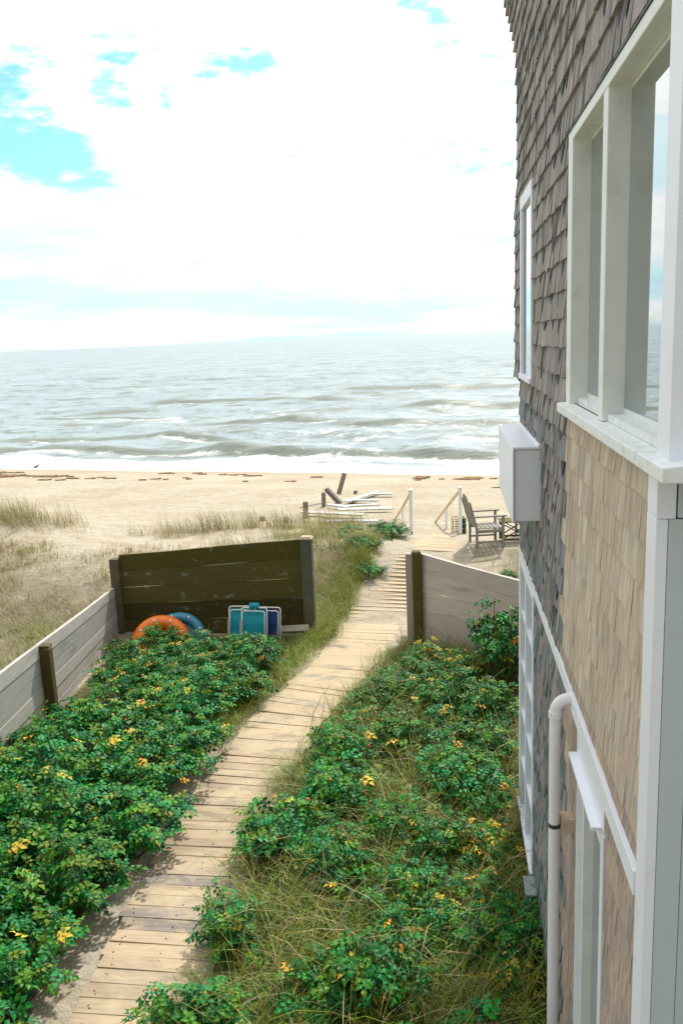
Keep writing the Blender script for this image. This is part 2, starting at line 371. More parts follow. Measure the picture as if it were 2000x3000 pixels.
wob = 2.6*(fbm(Xg*.06, Yg*.02, 70, 3)-.47)
# foamy wash on the sand
foam = np.maximum(foam, (1-sstep(45.6, 47.2, sg+wob*1.1+1.3*(fbm(Xg*.5, Yg*.4, 71)-.5))))
def breaker(s0, hgt, wdt, x0, x1, curve, fo):
    global Zs, foam, face
    c = s0 + curve*np.sin(Xg*.11+s0) + wob
    ext = sstep(x0-5, x0+3, Xg)*(1-sstep(x1-3, x1+6, Xg))*(.55+.8*fbm(Xg*.22, Xg*0+s0, 77, 2))
    d = sg - c
    Zs += hgt*ext*np.where(d < 0, np.exp(-(d/(wdt*.42))**2), np.exp(-(d/(wdt*1.3))**2))
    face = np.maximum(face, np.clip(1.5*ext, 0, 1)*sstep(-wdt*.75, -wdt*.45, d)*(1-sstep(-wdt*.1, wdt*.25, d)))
    foam = np.maximum(foam, fo*ext*np.exp(-((d+wdt*.62)/(wdt*.30))**2)); foam = np.maximum(foam, .35*fo*ext*np.exp(-((d-.9*wdt)/(wdt*.8))**2))
breaker(48.6, .50, 1.9, -13, 6, .35, .5); breaker(49.4, .34, 1.8, -38, -13, .4, .45); breaker(52.5, .28, 1.5, -1, 9, .3, .6)
breaker(63.5, .58, 2.4, -7, 5, .5, .35); breaker(64.5, .34, 2.0, -18, -8, .5, .42); breaker(56, .26, 1.7, -34, -16, .5, .45); breaker(79, .45, 2.6, -4, 12, .6, .3)
breaker(92, .4, 3, -34, -12, .8, .25); breaker(108, .5, 3.4, -12, 16, .8, .2); breaker(72, .26, 2, -40, -22, .6, .35)
foam = np.maximum(foam, np.clip(.25*sstep(.40, .62, fbm(Xg*.10, Yg*.30, 73))*(1-sstep(55, 120, sg))+.25*sstep(.38, .58, fbm(Xg*.08, Yg*.35, 74))*sstep(-.55, -.12, Xg/Yg)*(1-sstep(70, 260, sg)), 0, .22))  # foam patches; the right-hand term paints sun glitter as extra white
me = bpy.data.meshes.new('sea'); n, m = Yg.shape
V = np.stack([Xg, Yg, SEA+Zs], -1).reshape(-1, 3); i = np.arange((n-1)*(m-1)); a = (i//(m-1))*m + i % (m-1); F = np.stack([a, a+1, a+m+1, a+m], -1)
me.vertices.add(len(V)); me.vertices.foreach_set('co', V.astype(np.float32).ravel()); me.loops.add(F.size); me.loops.foreach_set('vertex_index', F.astype(np.int32).ravel())
me.polygons.add(len(F)); me.polygons.foreach_set('loop_start', np.arange(0, F.size, 4, dtype=np.int32)); me.polygons.foreach_set('loop_total', np.full(len(F), 4, np.int32))
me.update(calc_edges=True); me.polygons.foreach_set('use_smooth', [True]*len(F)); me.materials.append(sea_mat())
at = me.attributes.new('foam', 'FLOAT', 'POINT'); at.data.foreach_set('value', foam.astype(np.float32).ravel())
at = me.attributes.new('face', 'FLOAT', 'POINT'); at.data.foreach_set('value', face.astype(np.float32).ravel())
sea = bpy.data.objects.new('sea', me); COL.objects.link(sea); tag(sea, kind='structure')

# ------------------------------------------------------------------ beach house
A = .72
house = empty('beach_house', (A, 2.9, 0), 0, 'shingled beach house with white trim and recessed windows rising beside the garden', 'house')
HO = Vector((A, 2.9, 0))
class HB(MB):                                  # collects in world coordinates, stores relative to the house base
    def build(s, name, mats, parent=None, smooth=False, bevel=0, off=None):
        off = HO if off is None else off
        s.v = [(p[0]-off.x, p[1]-off.y, p[2]-off.z) for p in s.v]
        return MB.build(s, name, mats, parent, smooth, bevel)
WY0, WY1, WZ0, WZ1 = 2.95, 5.02, 4.575, 6.05      # big recessed window
DY0, DY1, DZ0, DZ1 = 3.80, 4.52, .10, 2.64        # door
FY0, FY1, FZ0, FZ1 = 7.16, 8.10, 4.60, 6.10       # far upper window
LY0, LY1, LZ0, LZ1 = 6.95, 8.14, .28, 2.84        # far lower window
YFAR = 8.32
holes = [(WY0, WY1, WZ0, WZ1), (DY0, DY1, DZ0, DZ1), (FY0, FY1, FZ0, FZ1), (LY0, LY1, LZ0, LZ1)]
def far_edge(z):
    return float(np.interp(z, [4.49, 4.50, 6.15, 6.16, 7.15, 7.45, 7.72, 8.06, 8.5, 9.4], [8.32, 8.90, 8.90, 8.66, 8.72, 8.80, 9.0, 9.6, 10.35, 11.6]))
# solid body behind the cladding
b = HB()
bh = [(h[0]-.004, h[1]+(.155 if h[0] == WY0 else .012), h[2], h[3]+.004) for h in holes]
yc = sorted({2.93, YFAR-.03, *[h[0] for h in bh], *[h[1] for h in bh]}); zc = sorted({-.3, 9.4, *[h[2] for h in bh], *[h[3] for h in bh]})
for i in range(len(yc)-1):
    for j in range(len(zc)-1):
        ym, zm = (yc[i]+yc[i+1])/2, (zc[j]+zc[j+1])/2
        if any(h[0] < ym < h[1] and h[2] < zm < h[3] for h in bh): continue
        b.box((A+.012, yc[i], zc[j]), (A+.30, yc[i+1], zc[j+1]), (.16, .13, .10))
b.box((A+.30, 2.95, -.3), (7.5, YFAR-.02, 9.35), (.16, .13, .10))
for k in range(-5, 14):                                          # flared top of the seaward end and the bulge round the far window
    z0 = 7.75+k*.12; b.box((A+.012, YFAR-.03, z0), (7.5, far_edge(z0+.06)-.03, z0+.12), (.16, .13, .10))
b.box((A+.012, YFAR-.03, 4.5), (7.5, 8.87, 6.15), (.16, .13, .10)); b.box((A+.012, YFAR-.03, 6.15), (7.5, 8.63, 7.15), (.16, .13, .10))
b.build('wall', BOARD, house)
# shingles
def clip(y0, y1, z0, z1, rects):
    for (a0, a1, c0, c1) in rects:
        if y1 <= a0 or y0 >= a1 or z1 <= c0 or z0 >= c1: continue
        if y0 >= a0-.002 and y1 <= a1+.002:
            if z0 < c0 and z1 > c1: z1 = c0
            elif z0 < c0: z1 = c0
            elif z1 > c1: z0 = c1
            else: return None
        elif y0 < a0 and y1 > a1: y1 = a0
        elif y0 < a0: y1 = a0
        else: y0 = a1
        if y1-y0 < .012 or z1-z0 < .02: return None
    return y0, y1, z0, z1
trim = [(WY0-.2, WY1+.165, WZ0-.07, WZ1+.012), (DY0-.09, DY1+.02, DZ0, DZ1+.2), (FY0-.05, FY1+.045, FZ0-.04, FZ1+.05), (LY0-.06, LY1+.06, LZ0-.02, LZ1+.05),
        (0, 9, 2.855, 2.945), (0, 3.03, -1, 4.6), (0, 2.95, 4.5, 9.5), (6.48, 8.2, 3.58, 4.13)]
old = HB(); new = HB(); EXP = .168
rs = random.Random(11)
nrow = int(9.3/EXP)
for r in range(nrow):
    z0 = .02 + r*EXP; y = 2.93 + rs.uniform(0, .1)
    yend = far_edge(z0+.05); yb = 5.16 + rs.uniform(-.10, .13)
    if z0 < 2.8: yb = 5.02 + rs.uniform(-.1, .12)
    while y < yend:
        w = rs.choice((.085, .11, .13, .15, .18, .21))*rs.uniform(.85, 1.12); y1 = min(y+w, yend+rs.uniform(-.012, .012))
        isnew = z0 < 4.5 and y < yb
        zb = z0 - rs.uniform(0, .014 if not isnew else .006); c = clip(y, y1-(rs.uniform(.002, .007) if not isnew else rs.uniform(.0008, .003)), zb, z0+EXP+.035, trim)
        y = y1
        if not c: continue
        a0, a1, c0, c1 = c
        th = rs.uniform(.016, .026) if not isnew else rs.uniform(.010, .015)
        tilt = rs.uniform(-.006, .006) if not isnew else 0
        if isnew and z0 > 2.9:
            k = rs.uniform(.92, 1.07); base = rs.choice(((.57, .475, .375), (.60, .505, .395), (.55, .475, .385), (.64, .555, .45), (.57, .46, .36))); col = tuple(q*k for q in base)
        elif isnew:
            k = rs.uniform(.9, 1.08); base = rs.choice(((.45, .355, .295), (.43, .345, .295), (.48, .385, .30), (.40, .335, .30))); col = tuple(q*k for q in base)
        else:
            k = rs.uniform(.78, 1.15); base = rs.choice(((.345, .322, .312), (.365, .335, .32), (.335, .315, .31), (.39, .36, .34)) if z0 > 4.3 else ((.285, .27, .265), (.24, .255, .26), (.31, .275, .255), (.16, .205, .215), (.265, .255, .25))); col = tuple(q*k for q in base)
        top = A-.003; bot = A-.003-th
        q = old if not isnew else new
        t = (c1-c0)/(EXP+.035)
        xb0, xb1 = bot+tilt, bot-tilt
        q.hexa([(xb0, a0, c0+tilt), (A+.01, a0, c0), (A+.01, a1, c0), (xb1, a1, c0-tilt), (top, a0, c1), (A+.01, a0, c1), (A+.01, a1, c1), (top, a1, c1)], col)
        # dark damp stain below the butt above (a stain with a shape of its own)
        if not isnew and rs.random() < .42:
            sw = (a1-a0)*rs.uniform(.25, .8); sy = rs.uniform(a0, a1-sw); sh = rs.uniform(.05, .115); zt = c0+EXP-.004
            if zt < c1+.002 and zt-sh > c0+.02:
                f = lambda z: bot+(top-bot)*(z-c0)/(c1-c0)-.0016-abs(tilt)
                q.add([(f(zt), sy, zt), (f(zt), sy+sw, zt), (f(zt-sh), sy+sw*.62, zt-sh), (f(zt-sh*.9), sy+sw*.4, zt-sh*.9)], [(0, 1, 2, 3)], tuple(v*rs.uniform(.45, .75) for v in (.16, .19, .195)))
nw = new.build('shingle_patch', SHIN, house); nw['label'] = 'fresh tan shingles below the window sill'
# returns of the shingles on the seaward edge
rb = old
for r in range(nrow):
    z0 = .02+r*EXP; ye = far_edge(z0+.05); x = A-.012
    while x < 2.2:
        w = rs.uniform(.09, .2); k = rs.uniform(.8, 1.1); rb.hexa([(x, ye-.03, z0), (x+w-.005, ye-.03, z0), (x+w-.005, ye+.022, z0), (x, ye+.022, z0), (x, ye-.03, z0+EXP), (x+w-.005, ye-.03, z0+EXP), (x+w-.005, ye+.006, z0+EXP), (x, ye+.006, z0+EXP)], (.23*k, .19*k, .165*k)); x += w
old.build('shingle_cladding', SHIN, house)
# near end wall: corner boards and flat panels
p = HB(); p.box((A+.10, 2.892, -.3), (4.2, 2.95, 4.44)); p.box((A+.04, 2.80, 4.62), (4.2, 2.95, 9.3)); p.box((4.205, 2.905, -.3), (7.5, 2.95, 9.3)); p.build('end_panel', WHITE_SHADE, house)
p = HB(); p.box((A+.012, 2.887, -.3), (A+.097, 2.94, 4.36)); p.box((A+.041, 2.885, 4.365), (A+.36, 2.94, 4.51)); p.build('corner_board', WHITE_SHADE, house, bevel=.003)  # near-facing sides of the white boards, in the shade-toned paint
p = HB(); p.box((A-.028, 2.885, -.3), (A+.010, 3.025, 4.36)); p.box((A-.027, 2.89, 4.361), (A+.036, 3.023, 4.512)); p.build('corner_board', WHITE, house, bevel=.003)
p = HB(); p.box((A-.02, 2.785, 4.55), (A+.20, 2.945, 9.3)); p.build('upper_corner_board', WHITE, house, bevel=.004)
# belt board in two lengths, the near one a little proud
p = HB(); p.box((A-.036, 3.027, 2.848), (A+.02, 4.70, 2.952)); p.box((A-.028, 4.702, 2.852), (A+.02, 8.30, 2.944)); p.build('belt_board', WHITE, house, bevel=.003)
# ---- big window
o_ = Vector((A, 4.1, WZ0))
fr = HB()
fr.box((A-.016, WY1, WZ0-.01), (A+.30, WY1+.16, WZ1))                              # far jamb with casing edge
fr.box((A-.013, 4.01, WZ0), (A+.175, 4.12, WZ1-.002))                              # mullion
fr.box((A-.016, WY0, WZ1-.055), (A+.30, WY1, WZ1))                                  # head
fr.box((A+.02, WY0, WZ0), (A+.30, WY0+.03, WZ1-.056))                               # near jamb
win = fr.build('window', CREAM, house, bevel=.004)
ls = HB(); ls.box((A-.022, WY0-.02, WZ1+.001), (A+.02, WY1+.165, WZ1+.011)); ls.build('flashing', DARK, win)
for (a0, a1) in ((WY0+.03, 4.01), (4.12, WY1)):
    s_ = HB(); s_.box((A+.078, a0+.001, WZ0+.031), (A+.16, a1-.001, WZ0+.058)); s_.build('sash', CREAM, win, bevel=.002); s_ = HB(); s_.box((A+.078, a0+.001, WZ1-.075), (A+.16, a1-.001, WZ1-.057)); s_.build('sash', CREAM, win, bevel=.002)
    g = HB(); g.box((A+.084, a0+.001, WZ0+.059), (A+.090, a1-.001, WZ1-.076)); g.build('pane', GLASS, win)
s_ = HB()
s_.hexa([(A-.062, 2.69, 4.515), (A+.30, 2.69, 4.515), (A+.30, WY1+.20, 4.515), (A-.062, WY1+.20, 4.515), (A-.062, 2.69, 4.566), (A+.30, 2.69, 4.604), (A+.30, WY1+.20, 4.604), (A-.062, WY1+.20, 4.566)])
s_.build('sill', SILLP, win, bevel=.005)
s_ = HB(); s_.box((A+.012, WY0+.02, 4.55), (A+.077, 4.008, 4.609)); s_.box((A+.03, 4.122, 4.55), (A+.077, WY1-.002, 4.611)); s_.build('sill_strip', SILLP, win)
# ---- door with reveal, head casing and drip cap
d_ = HB(); d_.box((A-.018, DY1, 0), (A+.30, DY1+.016, DZ1)); d_.box((A-.018, DY0-.07, 0), (A+.09, DY0, DZ1+.005)); d_.box((A-.02, DY0-.085, DZ1+.03), (A+.05, DY1+.016, 2.846))
door = d_.build('door', WHITE, house, bevel=.003)
k_ = HB(); k_.box((A-.065, DY0-.02, DZ1+.008), (A+.02, DY1+.02, DZ1+.028)); k_.box((A-.012, DY0, DZ1-.10), (A+.25, DY1, DZ1+.006)); k_.build('drip_cap', WHITE, door, bevel=.002)
k_ = HB(); k_.box((A+.012, DY1-.05, .02), (A+.095, DY1-.001, DZ1-.10)); k_.box((A+.05, DY0+.005, .02), (A+.095, DY0+.075, DZ1-.10)); k_.box((A+.05, DY0+.076, .02), (A+.095, DY1-.051, .30)); k_.build('door_frame', CREAM, door, bevel=.003)
k_ = HB(); k_.box((A+.07, DY0+.076, .301), (A+.08, DY1-.051, DZ1-.101)); k_.build('pane', GLASS, door)
# ---- far upper window
f_ = HB()
f_.box((A-.030, FY1-.06, FZ0), (A+.20, FY1+.04, FZ1)); f_.box((A-.030, FY0-.045, FZ0), (A+.05, FY0+.035, FZ1)); f_.box((A-.032, FY0-.047, FZ1-.07), (A+.202, FY1+.042, FZ1+.045)); f_.box((A-.045, FY0-.05, FZ0-.035), (A+.20, FY1+.045, FZ0+.01))
fwn = f_.build('window', WHITE, house, bevel=.003); g = HB(); g.box((A-.005, FY0+.035, FZ0+.01), (A+.003, FY1-.06, FZ1-.07)); g.build('pane', GLASS, fwn)
g = HB(); g.box((A-.014, FY1-.14, FZ0+.011), (A+.02, FY1-.061, FZ1-.071)); g.build('sash', WHITE_SHADE, fwn)
# ---- far lower window with five lights
f_ = HB(); f_.box((A-.034, LY1-.09, LZ0), (A+.20, LY1+.05, LZ1)); f_.box((A-.028, LY0-.05, LZ0), (A+.05, LY0+.05, LZ1)); f_.box((A-.05, LY0-.06, LZ0-.04), (A+.20, LY1+.055, LZ0)); f_.box((A-.028, LY0+.05, LZ1-.06), (A+.2, LY1-.09, LZ1)); f_.box((A-.030, 7.50, LZ0), (A+.06, 7.58, LZ1-.06))
lwn = f_.build('window', WHITE, house, bevel=.003)
for q in range(1, 5):
    zz = LZ0+(LZ1-LZ0)*q/5
    for a0, a1 in ((LY0+.05, 7.50), (7.58, LY1-.09)): k_ = HB(); k_.box((A-.022, a0, zz-.018), (A+.03, a1, zz+.018)); k_.build('muntin', WHITE, lwn)
g = HB(); g.box((A+.012, LY0+.05, LZ0), (A+.018, LY1-.09, LZ1-.06)); g.build('pane', GLASS, lwn)
# ---- wall box
bx = HB(); bx.box((.51, 6.50, 3.56), (A+.01, 8.15, 4.115)); wbx = bx.build('wall_box', WHITE, house, bevel=.012); wbx['label'] = 'white boxed cover projecting from the shingles'
k_ = HB(); k_.box((.498, 6.488, 4.117), (A-.01, 8.16, 4.135)); k_.box((A-.035, 6.49, 4.136), (A-.01, 8.15, 4.152)); k_.build('box_lid', WHITE, wbx, bevel=.003); k_ = HB(); k_.box((.496, 6.485, 3.55), (.509, 8.165, 4.116)); k_.build('front_panel', WHITE, wbx, bevel=.004)
# ---- drain pipe
PX, PYY = .60, 4.70
pts = [(PX, PYY, -.3), (PX, PYY, 1.0), (PX, PYY, 2.83)]
for t in range(1, 8):
    an = t/7*math.pi/2; pts.append((PX+.085*(1-math.cos(an)), PYY, 2.83+.085*math.sin(an)))
pts.append((A-.03, PYY, 2.915))
pp = HB(); pp.tube(pts, .033, 16); dp = pp.build('drain_pipe', PVC, house, smooth=True)
k_ = HB(); k_.tube([(PX, PYY, 2.795), (PX, PYY, 2.835)], .0385, 16); k_.build('pipe_collar', PVC, dp, smooth=False)
k_ = HB(); k_.box((PX+.036, PYY-.04, 2.08), (A-.004, PYY+.05, 2.17), (.62, .50, .36)); k_.build('pipe_block', BOARD, dp)
k_ = HB(); k_.tube([(PX, PYY, 2.10), (PX, PYY, 2.125)], .0352, 16, (.06, .16, .19)); k_.build('pipe_strap', DARK, dp)
# electric box / vent low on the wall
k_ = HB(); k_.box((A-.10, 6.55, .02), (A-.02, 6.80, .30), (.26, .31, .33)); k_.box((A-.115, 6.54, .30), (A-.02, 6.81, .315), (.3, .35, .36)); k_.build('utility_box', BOARD, house, bevel=.004)

# ------------------------------------------------------------------ boardwalk
bw = MB(); rs = random.Random(5)
cpath = []
y = 2.6
while y < 17.6: cpath.append(((bd_left(y)+bd_right(y))/2, y)); y += .1
acc = 0; last = cpath[0]
def cen(y): return float((bd_left(y)+bd_right(y))/2)
y = 2.6
while y < 17.4:
    pit = .155; c = Vector((cen(y), y, 0)); tg = Vector((cen(y+.5)-cen(y-.5), 1.0, 0)).normalized(); nr = Vector((tg.y, -tg.x, 0))
    w = .5+rs.uniform(-.02, .02); sh = rs.uniform(-.03, .03); tw = rs.uniform(-.012, .012); zb = gz(c.x, c.y)+float(np.interp(c.y, [10.5, 12.4, 14.4], [.02, .004, -.026]))+rs.uniform(-.006, .006)
    k = rs.uniform(.82, 1.12); base = rs.choice(((.39, .31, .22), (.36, .295, .22), (.42, .33, .23), (.27, .24, .205))); h = (pit-.006)/2
    L = c - nr*(w-sh); Rr = c + nr*(w+sh)
    pts = []
    for zz in (-.02, .022):
        for P_, sgn in ((L, -1), (Rr, -1), (Rr, 1), (L, 1)):
            q = P_ + tg*(sgn*h + (tw if P_ is Rr else -tw)*.5); pts.append((q.x, q.y, zb+zz+rs.uniform(-.003, .003)))
    bw.hexa(pts, tuple(v*k for v in base)); y += pit*tg.y
    if y < 11:
        for f in (.10, .12, .5, .88, .9):
            q = L.lerp(Rr, f)+tg*rs.uniform(-.05, .05); bw.box((q.x-.006, q.y-.006, zb+.015), (q.x+.006, q.y+.006, zb+.0275), (.05, .04, .035))
def deck_mat():
    q = M('sandy_deck_board'); c = q.attr(); g = q.noise(14, 6, .6, (.25, 4, 1)); sp = q.noise(2.6, 7, .68, (.7, 1.3, 1), .5); f2 = q.noise(55, 3, .6)
    c = q.mix(1.0, c, q.ramp(g, [(.25, (.66,)*3), (.75, (1.15,)*3)]), 'MULTIPLY')
    sep_ = q.n('ShaderNodeSeparateXYZ'); q.l(q.tc.outputs['Object'], sep_.inputs[0])
    sp = q.math('ADD', sp, q.rng(sep_.outputs['Y'], 8.5, 15.5, -.03, .22))
    c = q.mix(q.rng(sp, .40, .58, 0, .88), c, q.ramp(f2, [(.2, (.43, .34, .225)), (.8, (.53, .43, .30))]))
    q.base(c); q.set(Roughness=.92, Specular_IOR_Level=.15); q.bump(g, .3, .006); return q.m
o = bw.build('boardwalk', deck_mat(), bevel=.003); tag(o, kind='structure')

# ------------------------------------------------------------------ fences
def fence(name, label, P, Q, zt0, zt1, zb, nb, cols, thick=.05, cat='fence'):
    """horizontal board panel between P and Q; boards as one panel mesh"""
    root = empty(name, (P[0], P[1], 0), 0, label, cat); O = Vector((P[0], P[1], 0))
    mb = MB(); P, Q = Vector((P[0], P[1], 0)), Vector((Q[0], Q[1], 0)); d = (Q-P).normalized(); nr = Vector((d.y, -d.x, 0))
    for i in range(nb):
        f0, f1 = i/nb, (i+1)/nb; off = random.uniform(-.008, .008); col = random.choice(cols); k = random.uniform(.85, 1.12); col = tuple(v*k for v in col)
        a0, a1 = zb+(zt0-zb)*f0+.004, zb+(zt0-zb)*f1-.004; b0, b1 = zb+(zt1-zb)*f0+.004, zb+(zt1-zb)*f1-.004
        N = 8
        for s in range(N):
            u0_, u1_ = s/N, (s+1)/N
            # one board is a row of flush lengths, edges sag a little
            sag = lambda u: .006*math.sin(u*9+i*2.1)
            A_, B_ = P+(Q-P)*u0_, P+(Q-P)*u1_
            pts = []
            for (lo) in (0, 1):
                for pt, u, zz0, zz1 in ((A_, u0_, a0, a1), (B_, u1_, b0, b1)):
                    pass
            z00 = (a0+(b0-a0)*u0_)+sag(u0_); z01 = (a0+(b0-a0)*u1_)+sag(u1_); z10 = (a1+(b1-a1)*u0_)+sag(u0_); z11 = (a1+(b1-a1)*u1_)+sag(u1_)
            n0 = nr*(thick/2+off); n1 = nr*(-thick/2+off)
            pts = [A_+n0+Vector((0, 0, z00)), A_+n1+Vector((0, 0, z00)), B_+n1+Vector((0, 0, z01)), B_+n0+Vector((0, 0, z01)),
                   A_+n0+Vector((0, 0, z10)), A_+n1+Vector((0, 0, z10)), B_+n1+Vector((0, 0, z11)), B_+n0+Vector((0, 0, z11))]
            base = len(mb.v); mb.v.extend(tuple(p_-O) for p_ in pts)
            fs = [(4, 5, 6, 7), (3, 2, 1, 0), (0, 4, 7, 3), (2, 6, 5, 1)]
            if s == 0: fs.append((1, 5, 4, 0))
            if s == N-1: fs.append((3, 7, 6, 2))
            for q in fs: mb.f.append(tuple(base+t for t in q)); mb.c.append(col); mb.m.append(0)
    mb.build('fence_panel', FENCE, root)
    return root, O
def post(root, O, x, y, zt, w, dpt, col, rz=0, zb=-.2, cap=None, label=None):
    mb = MB(); mb.box((-w/2, -dpt/2, zb), (w/2, dpt/2, zt), col)
    o = mb.build('post', FENCE, root, bevel=.008); o.location = (x-O.x, y-O.y, 0); o.rotation_euler.z = rz
    if cap:
        c = MB(); e = .012; c.hexa([(-w/2-e, -dpt/2-e, zt), (w/2+e, -dpt/2-e, zt), (w/2+e, dpt/2+e, zt), (-w/2-e, dpt/2+e, zt), (-w/2+.02, -dpt/2+.02, zt+.035), (w/2-.02, -dpt/2+.02, zt+.035), (w/2-.02, dpt/2-.02, zt+.035), (-w/2+.02, dpt/2-.02, zt+.035)], (.42, .36, .25)); c.build('cap', FENCE, o)
    return o
GREY = [(.47, .445, .42), (.43, .42, .40), (.50, .47, .43)]; MOSS = [(.10, .082, .020), (.082, .070, .020), (.125, .105, .032), (.09, .075, .02)]; PINK = [(.72, .62, .56), (.69, .60, .55), (.74, .63, .565)]
f1, O1 = fence('wooden_fence', 'long grey board fence with dark posts along the left edge of the hedge', (-5.18, 7.2), (-5.80, 13.74), 1.36, .88, -.05, 6, GREY)
post(f1, O1, -5.41, 10.32, 1.12, .19, .13, (.10, .075, .03), R(5)); post(f1, O1, -5.20, 7.1, 1.38, .19, .13, (.10, .075, .03), R(5))
f2, O2 = fence('wooden_fence', 'dark mossy board fence behind the beach chairs and orange raft', (-5.70, 13.92), (-2.45, 13.92), 1.43, 1.68, -.05, 5, MOSS)
post(f2, O2, -5.77, 13.86, 1.38, .15, .16, (.13, .11, .07)); post(f2, O2, -2.365, 13.86, 1.70, .19, .19, (.115, .12, .085), cap=True)
f3, O3 = fence('wooden_fence', 'pinkish grey board fence running from the boardwalk behind the house', (-.46, 13.56), (2.6, 11.25), 1.50, 1.22, -.05, 5, PINK)
post(f3, O3, -.505, 13.50, 1.55, .14, .17, (.14, .105, .03), R(0), cap=True)
mb = MB(); mb.box((-.05, -.07, -.2), (.05, .08, 1.52), (.46, .39, .35)); o = mb.build('edge_board', FENCE, f3, bevel=.006); o.location = (-.632-O3.x, 13.47-O3.y, 0)

# ------------------------------------------------------------------ rose bushes
def leaf_col(r, yellow=.03):
    t = r.random()
    if t < yellow: return r.choice(((.66, .42, .03), (.62, .46, .05), (.62, .30, .03), (.45, .38, .03)))
    if t < .17: return (.12*r.uniform(.6, 1.3), .22*r.uniform(.8, 1.2), .015)
    if t < .42: k = r.uniform(.6, 1.3); return (.055*k, .21*k, .015*k)
    k = r.uniform(.4, 1.3); return (.012*k, r.uniform(.15, .21)*k, r.uniform(.018, .050)*k)
def leaflet(mb, p, d, n, L, Wd, col):
    s = d.cross(n).normalized(); q = n*(-Wd*.22)
    a = p; m1 = p+d*(L*.5)+n*(L*.06); t = p+d*L - n*(L*.10)
    l_ = p+d*(L*.45)+s*Wd*.5-q*0+n*(Wd*.22); r_ = p+d*(L*.45)-s*Wd*.5+n*(Wd*.22)
    mb.add([a, l_, t, m1, r_], [(0, 3, 1), (3, 2, 1), (0, 4, 3), (3, 4, 2)], col)
def bush_meshes(seed, rad, hgt, nleaf, yellow, nhip):
    r = random.Random(seed); fo = MB(); st = MB(); hp = MB()
    lumps = [(r.uniform(-.5, .5)*rad, r.uniform(-.5, .5)*rad, r.uniform(.45, .75)*rad, r.uniform(.72, 1.0)*hgt) for _ in range(6)] + [(0, 0, rad*.9, hgt*.88)]
    tips = []
    for i in range(46):
        lx, ly, lr, lh = r.choice(lumps); an = r.uniform(0, 6.283); rr = lr*math.sqrt(r.random())*1.05
        x, y = lx+rr*math.cos(an), ly+rr*math.sin(an); z = lh*(1-.42*(rr/(lr*1.1))**2)*r.uniform(.58, 1.16)
        b_ = Vector((x*.25+r.uniform(-.08, .08), y*.25+r.uniform(-.08, .08), -.05)); t_ = Vector((x, y, z)); mid = (b_+t_)/2+Vector((x*.12, y*.12, z*.12))
        st.tube([b_, mid, t_], [.007, .005, .003], 4, r.choice(((.12, .07, .035), (.16, .10, .05), (.09, .07, .03))), caps=False)
        tips.append((b_, mid, t_))
    for i in range(nleaf):
        b_, mid, t_ = tips[i % len(tips)]; u = 1-abs(r.gauss(0, .10)) if r.random() < .80 else r.random()**.6
        pos = (b_*(1-u)**2 + mid*(2*u*(1-u)) + t_*u*u) + Vector((r.gauss(0, .034), r.gauss(0, .034), r.gauss(0, .018)))
        if pos.z < .02: pos.z = .02+r.random()*.05
        outw = Vector((pos.x, pos.y, 0)); outw = outw.normalized() if outw.length > .01 else Vector((1, 0, 0))
        an = r.uniform(0, 6.283); d = (Vector((math.cos(an), math.sin(an), r.uniform(-.5, .25))) + outw*.55).normalized()
        n = (Vector((0, 0, 1)) + Vector((r.gauss(0, .38), r.gauss(0, .38), 0)) + outw*.35).normalized(); n = (n-d*n.dot(d)).normalized(); s = d.cross(n)
        L = r.uniform(.10, .155); col = leaf_col(r, yellow)
        for q in range(2):
            f = .28+.36*q; ll = L*.46*r.uniform(.8, 1.15)
            for sg_ in (-1, 1):
                c2 = tuple(v*r.uniform(.85, 1.15) for v in col)
                leaflet(fo, pos+d*(L*f)-n*(.12*L*f*f), (s*sg_*.85+d*.5-n*.12).normalized(), n, ll, ll*.74, c2)
        leaflet(fo, pos+d*(L*.9)-n*(.1*L), (d-n*.15).normalized(), n, L*.50, L*.36, col)
    for i in range(nhip):
        b_, mid, t_ = r.choice(tips); c = t_+Vector((r.gauss(0, .02), r.gauss(0, .02), r.uniform(.01, .045)))
        if c.z < hgt*.35: continue
        b0 = len(fo.f); fo.ball(c, r.uniform(.012, .019), r.choice(((.70, .12, .02), (.62, .05, .02), (.75, .28, .03))), 7, 5, (1, 1, .85)); fo.m[b0:] = [1]*(len(fo.f)-b0)
    return fo.mesh('foliage', [LEAF, HIP]), st.mesh('stems', STEM)
protos = {}
for key, args in {'dense': [(21, .72, .84, 600, .022, 4), (22, .68, .92, 580, .03, 3), (23, .76, .78, 620, .02, 5)],
                  'loose': [(31, .45, .62, 280, .018, 5), (32, .42, .70, 260, .025, 4), (33, .5, .56, 290, .015, 6)],
                  'yellow': [(41, .42, .60, 250, .20, 5)], 'dune': [(51, .45, .40, 220, .03, 0)]}.items():
    protos[key] = [bush_meshes(*a_) for a_ in args]
rb_ = random.Random(77)
def bush(kind, x, y, sc, label, group, idx=None, hs=1.0):
    f_, s_ = protos[kind][(idx if idx is not None else rb_.randrange(9)) % len(protos[kind])]
    root = empty('rose_bush', (x, y, gz(x, y)-.01), rb_.uniform(0, 6.283), label, 'bush', group); root.scale = (sc, sc, sc*hs)
    for nm, me_ in (('foliage', f_), ('stems', s_)):
        o = bpy.data.objects.new(nm, me_); COL.objects.link(o); o.parent = root
    return root
LG = 'rose bushes of the left hedge'
